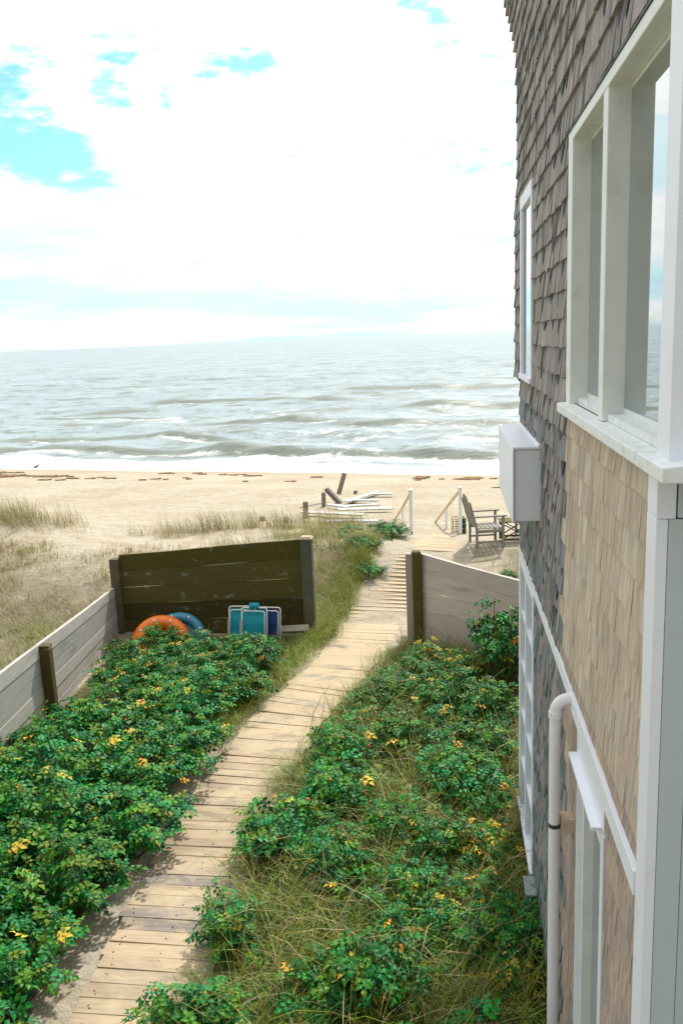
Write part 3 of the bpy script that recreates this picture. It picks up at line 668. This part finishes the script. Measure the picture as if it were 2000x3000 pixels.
for a_ in [
    ('dense', -3.55, 4.55, 1.0, 'dense green rose bush cut by the bottom left corner of the photo'),
    ('dense', -3.42, 5.45, .95, 'dark rose bush leaning over the sand beside the lowest boards at left'),
    ('dense', -4.10, 5.55, 1.1, 'green rose bush at the left edge one bush up from the bottom corner'),
    ('dense', -3.62, 6.45, 1.05, 'green rose bush on the left verge where sand spills over the near boards'),
    ('dense', -4.45, 6.60, 1.1, 'tall dark rose bush at the left photo edge a third up the hedge'),
    ('dense', -3.55, 7.35, 1.0, 'rose bush at left with a low spray reaching onto the boardwalk'),
    ('dense', -4.30, 7.50, 1.15, 'broad rose bush mid hedge with a few orange leaves facing the path'),
    ('dense', -5.00, 7.75, .95, 'rose bush against the nearest boards of the left fence'),
    ('dense', -3.62, 8.30, 1.0, 'dense rose bush on the left verge opposite the first bush with red hips'),
    ('dense', -4.40, 8.45, 1.15, 'full rose bush in the middle of the left hedge below the yellow leaves'),
    ('dense', -5.02, 8.75, .9, 'rose bush between the left photo edge and the dark fence post'),
    ('dense', -3.48, 9.25, 1.0, 'rose bush on the left verge halfway along the boardwalk'),
    ('dense', -4.25, 9.40, 1.1, 'glossy green rose bush a step right of the dark fence post'),
    ('dense', -4.95, 9.70, .78, 'low rose bush at the foot of the dark left fence post'),
    ('dense', -3.40, 10.20, .95, 'rose bush with grass at its skirt where the boardwalk begins to bend'),
    ('dense', -4.15, 10.35, 1.0, 'rose bush topped with a spray of bright yellow leaves'),
    ('loose', -3.10, 11.00, 1.15, 'loose rose bush mixed with tall grass beside the bend of the path'),
    ('dense', -3.85, 11.20, .85, 'rose bush below the folded beach chairs with orange tinted tips'),
    ('dense', -4.65, 11.20, .85, 'rose bush in front of the bare sand by the left fence'),
    ('loose', -2.95, 11.85, 1.1, 'grassy rose bush nearest the grey plank at the back fence'),
    ('dense', -3.55, 12.45, .70, 'low rose bush touching the legs of the folded beach chairs'),
    ('dense', -4.55, 12.35, .78, 'rose bush covering the lower half of the orange raft'),
    ('loose', -3.35, 10.75, 1.1, 'full rose bush on the left verge just before the path bends right'),
    ('dense', -3.15, 12.55, .66, 'rose bush in front of the navy flowered chair'),
    ('dense', -4.05, 12.45, .72, 'rose bush filling the gap between the orange raft and the chairs'),
    ('dense', -5.10, 12.30, .6, 'small rose bush in the shaded corner of the two fences'),
]: bush(a_[0], a_[1]+(-.08 if a_[2] < 5.6 else -.02 if a_[2] < 6.5 else .16 if a_[1] > -4.2 and a_[2] < 9 else .05), a_[2], a_[3]*.98, a_[4], LG)
RG = 'rose bushes in the grassy right garden'
for a_ in [
    ('loose', -1.85, 4.95, 1.0, 'rose bush at the bottom edge beside the boards with one red hip'),
    ('loose', -1.88, 6.1, .75, 'small rose bush poking out over the right side of the near boards'),
    ('loose', -1.68, 7.55, 1.1, 'rose bush with bright red hips overhanging the right board edge'),
    ('loose', -1.05, 8.35, 1.1, 'rose bush just behind the one with the bright red hips'),
    ('loose', -1.15, 9.35, 1.05, 'upright rose bush at the right of the middle boards below the pale grass tuft'),
    ('loose', -.45, 9.25, 1.0, 'rose bush in the middle of the right garden'),
    ('loose', -.72, 11.05, .95, 'dark rose bush by the path below the right fence post'),
    ('yellow', -.30, 12.1, .9, 'olive and yellow bush at the foot of the right fence post'),
    ('yellow', .20, 11.65, .85, 'orange tinted bush before the pinkish fence'),
    ('loose', .72, 11.7, 1.30, 'tall rose bush standing up in front of the pinkish fence by the house'),
    ('dense', .20, 10.2, .85, 'dense rose bush beside the white lower window at its upper half'),
    ('dense', .22, 9.15, .8, 'rose bush beside the middle of the white lower window'),
    ('loose', .25, 8.25, 1.0, 'rose bush with yellow tips beside the foot of the white lower window'),
    ('loose', -.25, 10.3, .9, 'rose bush in the grass with one orange branch'),
    ('yellow', .30, 7.35, .8, 'straggly bush with many yellow leaves near the corner of the lower window'),
    ('dense', .30, 6.35, .70, 'green rose bush against the shingles below the small grey utility box'),
    ('yellow', .42, 5.75, .55, 'bush with an orange yellow spray beside the white drain pipe'),
    ('loose', .30, 5.0, .95, 'rose bush growing around the foot of the white drain pipe'),
    ('loose', -.65, 5.45, 1.0, 'rose bush with red hips among grass at the bottom centre'),
    ('loose', -.15, 4.75, .9, 'rose bush at the bottom edge between the centre and the drain pipe'),
    ('loose', -.05, 8.55, .9, 'rose bush left of the yellow tipped one by the lower window'),
    ('loose', -1.0, 10.35, .9, 'rose bush by the bend of the path above the pale grass tuft'),
    ('dense', .10, 11.0, .7, 'dense rose bush left of the tall one before the pinkish fence'),
    ('loose', -.45, 11.6, .8, 'rose bush between the path bend and the pinkish fence'),
    ('dense', -1.05, 4.45, .7, 'dense rose bush at the very bottom edge left of centre'),
    ('loose', -.85, 6.6, .8, 'rose bush inland of the small bush poking over the near boards'),
    ('loose', -.45, 7.75, .85, 'rose bush in the grassy hollow of the right garden'),
    ('loose', -1.15, 5.35, .85, 'rose bush set back from the boards near the bottom edge, under arching grass'),
    ('loose', -1.05, 7.0, .85, 'rose bush a step inland and nearer than the bright red hips'),
    ('loose', -.10, 7.3, .85, 'rose bush left of the straggly yellow bush by the lower window'),
    ('dense', -.40, 6.15, .62, 'compact rose bush in the arching grass toward the drain pipe'),
    ('loose', -.35, 6.7, .8, 'leafy rose bush half buried in arching grass in the right garden'),
]: bush(a_[0], a_[1], a_[2], a_[3], a_[4], RG, hs=1.45 if 'tall rose' in a_[4] else 1.0)
DG = 'low green dune bushes beyond the fences'
for a_ in [
    ('dune', -1.30, 18.6, 1.1, 'dark green dune bush at the top of the path'),
    ('dune', -1.75, 17.4, .9, 'low dune bush left of the far boardwalk end'),
    ('dune', -2.2, 18.4, .8, 'dune bush in the dry grass beyond the mossy fence post'),
    ('dune', -1.55, 16.4, .8, 'olive dune bush at the left edge of the far boards'),
    ('dune', -2.6, 21.2, .55, 'tiny round green bush in front of the white broken planks'),
    ('dune', 1.15, 16.3, .45, 'small weed clump behind the pinkish fence nearest the house'),
    ('dune', .95, 15.5, .4, 'weed clump on the sand right behind the pinkish fence top'),
]: bush(a_[0], a_[1], a_[2], a_[3], a_[4], DG, hs=.9)

# ------------------------------------------------------------------ grass
def blades(mb, r, x, y, z, L, wd, col, lean, segs=3, azim=None):
    an = r.uniform(0, 6.283) if azim is None else azim+r.gauss(0, .7)
    d = Vector((math.cos(an), math.sin(an), 0)); s = Vector((-d.y, d.x, 0))
    tw = r.uniform(-.6, .6); s = (s*math.cos(tw)+d*math.sin(tw))
    vs = []
    for i in range(segs+1):
        t = i/segs; th = lean*t; p = Vector((x, y, z)) + d*(L*t*math.sin(th*.75)) + Vector((0, 0, L*t*math.cos(th*.8)))
        w = wd*(1-t)**.7 if t < 1 else wd*.08
        vs += [p-s*w/2, p+s*w/2]
    mb.add(vs, [(2*i, 2*i+1, 2*i+3, 2*i+2) for i in range(segs)], col)
def gcol(r, mode):
    t = r.random()
    if mode == 'garden':
        if t < .14: c = (.55, .46, .20)
        elif t < .38: c = (.33, .32, .02)
        elif t < .80: c = (.18, .32, .02)
        else: c = (.06, .17, .05)
    elif mode == 'dry':
        if t < .50: c = (.55, .47, .29)
        elif t < .74: c = (.42, .35, .18)
        elif t < .90: c = (.34, .31, .08)
        else: c = (.20, .23, .06)
    elif mode == 'tan':
        c = (.62, .50, .27) if t < .6 else (.45, .35, .17)
    else:
        if t < .3: c = (.34, .31, .04)
        elif t < .80: c = (.17, .28, .025)
        else: c = (.45, .40, .16)
    k = r.uniform(.75, 1.2); return tuple(v*k for v in c)
def tuft(mb, r, x, y, n, L, mode, spread=.12, wd=.006, lean=(.4, 1.7), az=None, segs=3):
    tint = r.uniform(.85, 1.12)
    for _ in range(n):
        xx, yy = x+r.gauss(0, spread), y+r.gauss(0, spread); c = gcol(r, mode)
        blades(mb, r, xx, yy, gz0(xx, yy)-.01, L*r.uniform(.55, 1.15), wd*r.uniform(.7, 1.3), tuple(v*tint for v in c), r.uniform(*lean), segs, az)
def gz0(x, y):
    i = min(max(int(round((y-0)/.1)), 0), GZT.shape[0]-1); j = min(max(int(round((x+30)/.1)), 0), GZT.shape[1]-1); return float(GZT[i, j])
_tx, _ty = np.meshgrid(np.arange(-30, 6, .1), np.arange(0, 32, .1)); GZT = ground_h(_tx, _ty)
r = random.Random(99)
gg = MB()                                                  # long arching grass of the right garden
for _ in range(1050):
    y = 3.6+9.2*r.random()**1.15; x = r.uniform(float(bd_right(y))+.05, .66)
    if y > 12.2 and x > .3: continue
    m_ = 'garden' if r.random() < .8 else 'green'
    edge = x < bd_right(y)+.3
    tuft(gg, r, x, y, 24, (.58 if not edge else .36)*r.uniform(.8, 1.2), m_, .11, .0075, (.5, 2.4))
for (x, y) in ((-1.22, 10.0), (-1.3, 10.2), (-1.15, 10.35)): tuft(gg, r, x, y, 40, .45, 'tan', .07, .005, (.2, 1.2))
for _ in range(70):
    y = r.uniform(4.3, 9.2); tuft(gg, r, float(bd_right(y))+r.uniform(-.12, .12), y, 20, .42, 'garden', .07, .007, (.8, 2.3), R(200))
for _ in range(330):
    y = r.uniform(4.4, 10.8); tuft(gg, r, r.uniform(float(bd_right(y))+.1, .5), y, 3, 1.0, 'garden' if r.random() < .85 else 'tan', .1, .009, (.9, 2.2), segs=5)
tag(gg.build('garden_grass', GRASS), 'long arching olive and straw coloured grass filling the right garden', 'grass', kind='stuff')
gl = MB()                                                  # grass along the left verge and around the hedge's far end
for _ in range(170):
    y = r.uniform(9.6, 13.6); x = float(bd_left(y))-.12-abs(r.gauss(0, .35)); tuft(gl, r, x, y, 22, .36, 'green' if r.random() < .6 else 'garden', .09, .006, (.5, 2.0))
for _ in range(90):
    y = r.uniform(11.2, 13.5); x = r.uniform(-5.4, -2.5); tuft(gl, r, x, y, 18, .34, 'green', .1, .006, (.5, 1.9))
tag(gl.build('verge_grass', GRASS), 'green grass edging the left side of the boardwalk near the mossy fence', 'grass', kind='stuff')
gd = MB()                                                  # dune grass beyond the fences
def dens(x, y): return float(fbm(np.array(x*.45), np.array(y*.45), 55, 3))
for _ in range(1100):
    x = r.uniform(-12, -5.8); y = r.uniform(10.5, 17.6)
    if r.random() < .85*math.exp(-(((x+7.6)/1.3)**2+((y-17.0)/1.2)**2)) or dens(x, y+3) < .40: continue
    tuft(gd, r, x, y, 6, r.uniform(.1, .2), 'dry', .2, .012, (.8, 1.9))
    tuft(gd, r, x, y, 16, r.uniform(.14, .30), 'green' if r.random() < (.8 if x > -7.4 and y < 15 else .22) else 'dry', .12, .009, (.4, 1.7))
cnt = 0
while cnt < 2300:
    x = r.uniform(-15, -1.3); y = r.uniform(10.5, 20.6)
    if x > bd_left(min(y, 18.4))-.15: continue
    if x > -5.75 and y < 14.15: continue
    if x < -5.6 and not (r.random() < .9): continue
    dn = dens(x, y)
    bare = math.exp(-(((x+7.6)/1.5)**2+((y-16.8)/1.4)**2)) + .8*math.exp(-(((x+8.3)/1.2)**2+((y-20)/2.0)**2))
    if y > 18.6+2.2*dens(x*1.7+9, 3.3): continue
    if dn + r.uniform(-.14, .14) - .45*bare < (.36 if x < -3 else .22): continue
    cnt += 1
    greenish = (x < -5.6 and y < 14.5 and r.random() < .55) or (x > -3.6 and r.random() < .45) or (r.random() < .12)
    tuft(gd, r, x, y, 14, r.uniform(.28, .52) if y > 15 else r.uniform(.2, .38), 'green' if greenish else 'dry', .13, .0085, (.3, 1.5), R(200))
for (cx, cy, n_, sr) in ((-10.6, 19.2, 60, .8), (-5.6, 19.8, 26, .5), (-4.4, 20.1, 26, .5), (-3.3, 20.0, 24, .4), (-11.8, 17.8, 30, .6), (-2.2, 20.2, 20, .35)):
    for _ in range(n_): tuft(gd, r, cx+r.gauss(0, sr), cy+r.gauss(0, sr*.5), 16, .62, 'dry' if r.random() < .8 else 'green', .12, .009, (.25, 1.1), R(170))
tag(gd.build('dune_grass', GRASS), 'dry beige dune grass on the sand beyond the board fences', 'grass', kind='stuff')
gp = MB()                                                  # green tussocks right of the mossy fence
for _ in range(190):
    y = r.uniform(13.4, 18.0); x = float(bd_left(y))-.10-abs(r.gauss(0, .28))
    if x < -2.2 and y < 14.2: x = -2.15+r.uniform(0, .15)
    tuft(gp, r, x, y, 26, .42, 'green', .08, .007, (.4, 1.6))
for _ in range(14): tuft(gp, r, r.uniform(.5, 1.5), r.uniform(15.2, 17.2), 16, .16, 'green', .12, .008, (.5, 1.8))
tag(gp.build('path_grass', GRASS), 'fresh green grass beside the far boards and behind the pinkish fence', 'grass', kind='stuff')

# ------------------------------------------------------------------ toys and chairs at the mossy fence
def mat_plain(name, col, rough, n=12, amt=.15):
    q = M(name); g = q.noise(n, 4, .6); q.base(q.mix(1.0, (*col, 1), q.ramp(g, [(.3, (1-amt,)*3), (.7, (1+amt*.5,)*3)]), 'MULTIPLY')); q.set(Roughness=rough, Specular_IOR_Level=.5); return q.m
ORANGE = mat_plain('orange_vinyl', (.95, .21, .015), .30); REDV = mat_plain('red_vinyl', (.62, .02, .02), .4); BLUEV = mat_plain('blue_vinyl', (.06, .28, .42), .35)
TEAL = mat_plain('teal_canvas', (.01, .36, .48), .7, 30); ALU = mat_plain('white_tube', (.86, .88, .88), .35, 30, .05)
def torus(mb, R0, r0_, col, nu=40, nv=14, sq=1.0):
    b = len(mb.v)
    for i in range(nu):
        t = 2*math.pi*i/nu
        for j in range(nv):
            f = 2*math.pi*j/nv; q = R0+r0_*math.cos(f); mb.v.append((q*math.cos(t), q*math.sin(t)*sq, r0_*math.sin(f)))
    for i in range(nu):
        for j in range(nv):
            mb.f.append((b+i*nv+j, b+((i+1) % nu)*nv+j, b+((i+1) % nu)*nv+(j+1) % nv, b+i*nv+(j+1) % nv)); mb.c.append(col); mb.m.append(0)
def raft(name, loc, rot, R0, r_, mt, fl, label):
    root = empty(name, loc, 0, label, 'inflatable'); root.rotation_euler = rot
    t = MB(); torus(t, R0, r_, (.5,)*3, sq=.96); nf = len(t.f)
    d = MB(); d.tube([(0, 0, -.05), (0, 0, -.03)], R0*.98, 32); d.build('raft_floor', fl, root)
    for k in range(7):
        an = R(20)+k*R(42); c = Vector(((R0+.02)*math.cos(an), (R0+.02)*math.sin(an)*.96, r_*1.0)); t.ball(c, .022, (.8, .8, .8), 8, 5, (1, 1, .5))
    t.m[nf:] = [1]*(len(t.f)-nf); t.build('ring_tube', [mt, ALU], root, True)
    return root
raft('inflatable_raft', (-4.80, 13.15, .10), (R(58), 0, R(16)), .36, .13, ORANGE, REDV, 'orange inflatable raft with red floor leaning at the mossy fence')
raft('inflatable_raft', (-4.60, 13.47, .06), (R(60), 0, R(12)), .38, .09, BLUEV, BLUEV, 'blue inflatable raft behind the orange one')
def beach_chair(loc, rz, fab, label, tilt=R(14), patt=None, pillow=False):
    root = empty('folding_beach_chair', loc, rz, label, 'beach chair', 'folded beach chairs at the mossy fence'); root.rotation_euler = (-tilt, 0, rz)
    def loop(w, z0, z1, y, r_):
        p = [(-w/2, y, z0), (-w/2, y, z1-.05)]
        for k in range(1, 5): an = k/4*math.pi/2; p.append((-w/2+.05*(1-math.cos(an)), y, z1-.05+.05*math.sin(an)))
        for k in range(0, 5): an = k/4*math.pi/2; p.append((w/2-.05+.05*math.sin(an), y, z1-.05+.05*math.cos(an)))
        p += [(w/2, y, z0)]; m = MB(); m.tube(p, r_, 8); return m
    loop(.52, 0, .66, 0, .013).build('back_frame', ALU, root, True); loop(.46, 0, .60, -.06, .011).build('seat_frame', ALU, root, True)
    f_ = MB(); n_ = 8
    for k in range(n_):
        z0, z1 = .08+k*.068, .08+(k+1)*.068; o0 = .012*math.sin(k*1.1); o1 = .012*math.sin((k+1)*1.1)
        f_.hexa([(-.24, .012+o0, z0), (.24, .012+o0, z0), (.24, .02+o0, z0), (-.24, .02+o0, z0), (-.24, .012+o1, z1), (.24, .012+o1, z1), (.24, .02+o1, z1), (-.24, .02+o1, z1)])
    f_.build('canvas', fab, root)
    root.scale = (.84, .84, .90)
    m = MB(); m.bar((-.27, -.03, .43), (-.27, -.03, .08), .035, .02); m.build('armrest', BOARD, root); m = MB(); m.bar((.27, -.03, .43), (.27, -.03, .08), .035, .02); m.build('armrest', BOARD, root)
    if pillow: m = MB(); m.tube([(-.09, .0, .70), (.09, .0, .70)], [.055, .055], 12); m.build('pillow', fab, root, True)
    return root
def navy_mat():
    q = M('navy_flowered_canvas'); v = q.n('ShaderNodeTexVoronoi'); v.inputs['Scale'].default_value = 9; q.l(q.tc.outputs['Object'], v.inputs[0])
    c = q.ramp(v.outputs['Distance'], [(.0, (.75, .05, .28)), (.26, (.75, .05, .28)), (.32, (.01, .05, .22)), (1, (.015, .07, .27))]); q.base(c); q.set(Roughness=.75); return q.m
beach_chair((-3.46, 13.36, .04), R(2), TEAL, 'teal canvas beach chair in white tube frame folded, leftmost of the three')
beach_chair((-3.24, 13.28, .04), R(-3), TEAL, 'teal canvas beach chair with a small head pillow, middle of the three', pillow=True)
beach_chair((-3.04, 13.42, .0), R(-4), navy_mat(), 'navy beach chair with pink flowers behind the teal ones')
m = MB(); m.box((-.30, -.05, 0), (.30, .07, .035), (.42, .38, .33)); o = m.build('wooden_plank', FENCE, bevel=.004); o.location = (-2.66, 13.62, .16); o.rotation_euler = (R(40), R(-2), R(3)); tag(o, 'short grey plank lying against the foot of the mossy fence', 'plank')
# ------------------------------------------------------------------ furniture at the top of the beach
GW = (.30, .28, .26)
WOODG = mat_attr('silvered_teak', .85, 14, .45, (1, 1, 1), .2, .2)
def armchair(loc, rz, label, group=None, col=GW):
    root = empty('wooden_armchair', loc, rz, label, 'armchair', group)      # faces local +X
    w = .62
    def part(n_, fn): mb = MB(); fn(mb); return mb.build(n_, WOODG, root, bevel=.004)
    for sy in (-1, 1):
        part('leg', lambda mb: mb.bar((.56, sy*w/2, 0), (.56, sy*w/2, .66), .05, .05, col))
        part('leg', lambda mb: (mb.bar((0, sy*w/2, 0), (0, sy*w/2, .42), .05, .055, col), mb.bar((0, sy*w/2, .415), (-.16, sy*w/2, 1.0), .05, .055, col)))
        part('armrest', lambda mb: mb.bar((-.10, sy*w/2, .675), (.64, sy*w/2, .675), .075, .03, col))
    def seat(mb):
        for k in range(6): mb.box((.03+k*.095, -w/2+.03, .40), (.03+k*.095+.075, w/2-.03, .422), tuple(v*random.uniform(.9, 1.15) for v in col))
    part('seat', seat)
    part('apron', lambda mb: (mb.bar((.56, -w/2, .36), (.56, w/2, .36), .03, .075, col), mb.bar((.02, -w/2, .36), (.56, -w/2, .36), .03, .07, col), mb.bar((.02, w/2, .36), (.56, w/2, .36), .03, .07, col), mb.bar((.02, -w/2, .13), (.56, -w/2, .13), .03, .04, col), mb.bar((.02, w/2, .13), (.56, w/2, .13), .03, .04, col)))
    def back(mb):
        for k in range(7):
            yy = -w/2+.07+k*(w-.14)/6; hh = 1.0+.13*math.cos((k-3)/3*math.pi/2)
            mb.bar((-.005, yy, .43), (-.16-(hh-1)*.27, yy, hh), .062, .02, tuple(v*random.uniform(.9, 1.15) for v in col), side=(0, 1, 0))
        mb.bar((-.13, -w/2+.025, .93), (-.13, w/2-.025, .93), .03, .06, col); mb.bar((.0, -w/2+.025, .47), (.0, w/2-.025, .47), .03, .05, col)
    part('backrest', back); return root
ch1 = armchair((.55, 17.95, gz(.55, 17.95)), R(12), 'silver grey slatted wooden armchair on the sand facing right', 'armchairs at the top of the beach')
c = link_copy(ch1); c.location = (1.62, 19.3, gz(1.62, 19.3)-.05); c.rotation_euler.z = R(8); c['label'] = 'wooden armchair mostly hidden behind the small table and the house'
t = empty('side_table', (1.45, 18.35, gz(1.45, 18.35)), R(4), 'low dark wood side table with crossed side braces next to the armchair', 'table'); DW = (.11, .085, .035)
mb = MB()
for k in range(5): mb.box((-.34, -.22+k*.09, .44), (.34, -.22+k*.09+.078, .465), (.16, .13, .06))
mb.build('table_top', WOODG, t, bevel=.003)
for sx_ in (-1, 1):
    for sy_ in (-1, 1): mb = MB(); mb.bar((sx_*.29, sy_*.19, 0), (sx_*.29, sy_*.19, .438), .045, .045, DW); mb.build('leg', WOODG, t)
for sy_ in (-1, 1): mb = MB(); mb.bar((-.26, sy_*.20, .09), (.26, sy_*.20, .40), .022, .022, DW); mb.bar((-.26, sy_*.215, .40), (.26, sy_*.215, .09), .022, .022, DW); mb.bar((-.268, sy_*.19, .06), (.268, sy_*.19, .06), .03, .04, DW); mb.build('cross_brace', WOODG, t)
# wire trap
tr = empty('lobster_trap', (.27, 20.0, gz(.27, 20.0)), R(8), 'small green wire lobster trap standing beside the right handrail', 'trap')
mb = MB()
for zz in (.01, .13, .25, .37):
    mb.bar((-.15, -.13, zz), (.15, -.13, zz), .016, .016, (.42, .33, .22)); mb.bar((-.15, .13, zz), (.15, .13, zz), .016, .016, (.42, .33, .22)); mb.bar((-.15, -.13, zz), (-.15, .13, zz), .016, .016, (.42, .33, .22)); mb.bar((.15, -.13, zz), (.15, .13, zz), .016, .016, (.42, .33, .22))
for xx in (-.15, -.05, .05, .15):
    for yy in (-.13, .13): mb.bar((xx, yy, 0), (xx, yy, .38), .016, .016, (.42, .33, .22))
mb.build('trap_frame', WOODG, tr)
mb = MB()
for k in range(8): zz = .02+k*.05; mb.bar((.0, -.136, zz), (.15, -.136, zz), .034, .01, (.02, .16, .08))
mb.box((.01, -.12, .02), (.14, .11, .36), (.02, .12, .07)); mb.build('mesh_panel', BOARD, tr)
# stair handrails
def handrail(a, top_px, b_px, e_px, y0, y1, y2, label):
    base = at_y(*a, y0); tp = at_y(*top_px, y0); mid = at_y(*b_px, y1); end = at_y(*e_px, y2)
    x0_, z0 = base.x, gz(base.x, base.y)
    root = empty('stair_handrail', (x0_, y0, z0), 0, label, 'handrail', 'white handrails of the beach stairs'); O = Vector((x0_, y0, z0)); H_ = tp.z
    def part(n_, p_, q_, w_): mb = MB(); mb.bar(Vector(p_)-O, Vector(q_)-O, w_, w_, (.78, .78, .78)); return mb.build(n_, WHITE if n_ != 'rail' else RAILW, root, bevel=.005)
    part('post', (x0_, y0, z0-.2), (x0_, y0, H_), .075); part('post', (mid.x, y1, gz(mid.x, y1)-.4), (mid.x, y1, mid.z-.02), .06)
    part('rail', (x0_-.01, y0+.05, H_-.06), (mid.x, y1, mid.z), .05); part('rail', (mid.x, y1+.005, mid.z-.002), (end.x, y2, end.z), .045)
    mb = MB(); mb.box((x0_-.055-O.x, -.055, H_+.002-O.z), (x0_+.055-O.x, .055, H_+.05-O.z)); mb.build('cap', WHITE, root, bevel=.01)
RAILW = mat_paint('bare_rail_wood', (.62, .54, .38), .7, .2)
handrail((1205, 1556), (1199, 1440), (1178, 1488), (1148, 1535), 19.4, 20.6, 22.0, 'left white handrail of the stairs down to the beach')
handrail((1348, 1545), (1348, 1432), (1306, 1488), (1268, 1538), 19.7, 20.9, 22.3, 'right white handrail of the stairs, closer to the armchair')
# low walkway slab between the rails
m = MB()
for k in range(9): m.box((-.72+.01*k, 17.6+k*.2, -.01), (.22+.012*k, 17.6+k*.2+.18, .02), tuple(v*random.uniform(.9, 1.1) for v in (.60, .50, .36)))
m.v = [(p_[0], p_[1], p_[2]+gz(p_[0], p_[1])-.022) for p_ in m.v]; o = m.build('sandy_walkway', deck_mat()); tag(o, kind='structure')
# ------------------------------------------------------------------ wrecked stairs and posts on the beach
PW = (.55, .575, .54)
def plank(p, q, w, t_, col, label, name='wooden_plank', cat='plank', group='broken planks on the sand', side=None, mt=None):
    p, q = Vector(p), Vector(q); mb = MB(); mb.bar((0, 0, 0), q-p, w, t_, col, side); o = mb.build(name, mt or FENCE, bevel=.004); o.location = p; return tag(o, label, cat, group)
def pz(px, py, z): return at_z(px, py, z)
GP = 'leaning grey posts on the beach'
for lab, a0, a1, w_, z_ in (
    ('standing grey post, leftmost in the broken planks', (896, 1470), (896, 1540), .13, -.10),
    ('grey post upright just left of the slanted beam', (946, 1443), (948, 1494), .12, -.25),
    ('weathered post stub deep in the dry grass', (768, 1512), (768, 1545), .13, .05),
    ('short post stub in the grass left of the planks', (838, 1515), (838, 1545), .12, .05),
    ('tiny post tip behind the pile of white planks', (1040, 1437), (1040, 1452), .12, -.45)):
    B_ = at_z(*a1, z_); T_ = at_y(*a0, B_.y); T_.x = B_.x+.02
    plank((B_.x, B_.y, min(B_.z, gz(B_.x, B_.y))-.15), T_, w_, w_, (.22, .19, .16), lab, 'weathered_post', 'post', GP)
B_ = at_z(1003, 1482, -.25); T_ = at_y(955, 1432, B_.y+.15); plank(B_, T_, .17, .12, (.17, .16, .15), 'thick dark beam slanting over the white planks', 'leaning_beam', 'beam', GP)
B_ = at_z(985, 1452, -.45); T_ = at_y(1009, 1386, B_.y+.2); plank(B_-Vector((0, 0, .2)), T_, .14, .11, (.22, .19, .16), 'tallest leaning pole on the beach behind the planks', 'leaning_pole', 'pole', GP)
for lab, L_, R_, w_ in (
    ('long white plank nearest the dune grass', (885, 1500), (1065, 1508), .24), ('white plank lying across the middle of the heap', (990, 1493), (1150, 1489), .26),
    ('white plank second from the back of the heap', (1000, 1483), (1110, 1478), .20), ('pale plank tilted up in the middle of the heap', (1015, 1470), (1105, 1440), .22),
    ('rearmost bright white plank by the handrail', (1080, 1447), (1148, 1446), .22), ('low pale plank half hidden in grass at the front', (940, 1528), (1105, 1526), .22),
    ('whitish board in front of the slanted beam', (960, 1478), (1020, 1486), .2), ('grey board under the tilted pale plank', (1010, 1465), (1108, 1466), .22)):
    zl = lambda px, py: None
    p_ = at_z(*L_, -.2); q_ = at_z(*R_, -.2)
    for v_ in (p_, q_):
        for _ in range(4):
            t_ = gz(v_.x, v_.y)+.12; d_ = (v_-EYE); v_[:] = EYE+d_*((t_-EYE.z)/d_.z)
    plank(p_, q_, w_, .045, tuple(v*random.uniform(.88, 1.08) for v in PW), lab, mt=BOARD)
plank(at_z(880, 1512, -.05)+Vector((0, 0, .25)), at_z(945, 1500, -.2)+Vector((0, 0, .28)), .03, .03, (.3, .27, .22), 'thin stick between the two upright grey posts', 'thin_stick', 'stick', GP)

# ------------------------------------------------------------------ seaweed lines and bird
sw = MB(); r = random.Random(3)
def clump(x, y, s):
    z = gz(x, y)
    for _ in range(r.randint(3, 6)):
        a = r.uniform(-.5, .5); l_ = s*r.uniform(.5, 1.6); xx, yy = x+r.gauss(0, s), y+r.gauss(0, s*.35)
        sw.bar((xx-l_*math.cos(a), yy-l_*math.sin(a)*.5, z+.02), (xx+l_*math.cos(a), yy+l_*math.sin(a)*.5, z+.03), .06*r.uniform(.6, 1.6), .05, tuple(v*r.uniform(.7, 1.3) for v in (.30, .205, .11)))
for (s0, n_, jt, sz) in ((35.2, 260, .45, .16), (38.6, 120, .35, .13), (33.5, 60, 1.2, .12)):
    for _ in range(n_):
        x = r.uniform(-34, 5); y = s0 - .22*x + r.gauss(0, jt) + .7*math.sin(x*.35)
        if float(fbm(np.array(x*.3), np.array(s0), 8, 2)) < .36: continue
        clump(x, y, sz*r.uniform(.5, 1.3))
tag(sw.build('seaweed', mat_attr('dry_seaweed', .95, 8, .4)), 'brown wrack lines of dried seaweed strung across the beach', 'seaweed', kind='stuff')
bp = at_z(107, 1376, -1.7); bird = empty('shore_bird', (bp.x, bp.y, max(gz(bp.x, bp.y), SEA)), R(20), 'small dark bird standing at the edge of the foam', 'bird'); bird.scale = (.6, .6, .6)
mb = MB(); BC = (.13, .13, .14)
mb.tube([(-.34, 0, .27), (-.22, 0, .29), (-.05, 0, .30), (.10, 0, .34), (.20, 0, .43), (.26, 0, .50), (.33, 0, .50), (.42, 0, .48)], [.015, .05, .11, .11, .065, .06, .045, .008], 10, BC)
mb.tube([(-.02, -.04, .24), (.0, -.04, .12), (-.01, -.04, 0)], .012, 5, (.3, .2, .1)); mb.tube([(-.02, .04, .24), (.0, .04, .12), (-.01, .04, 0)], .012, 5, (.3, .2, .1))
mb.build('body', mat_attr('bird_feathers', .8, 30, .2), bird, True)
print('faces', sum(len(o.data.polygons) for o in bpy.data.objects if o.type == 'MESH'), 'objects', len(bpy.data.objects))
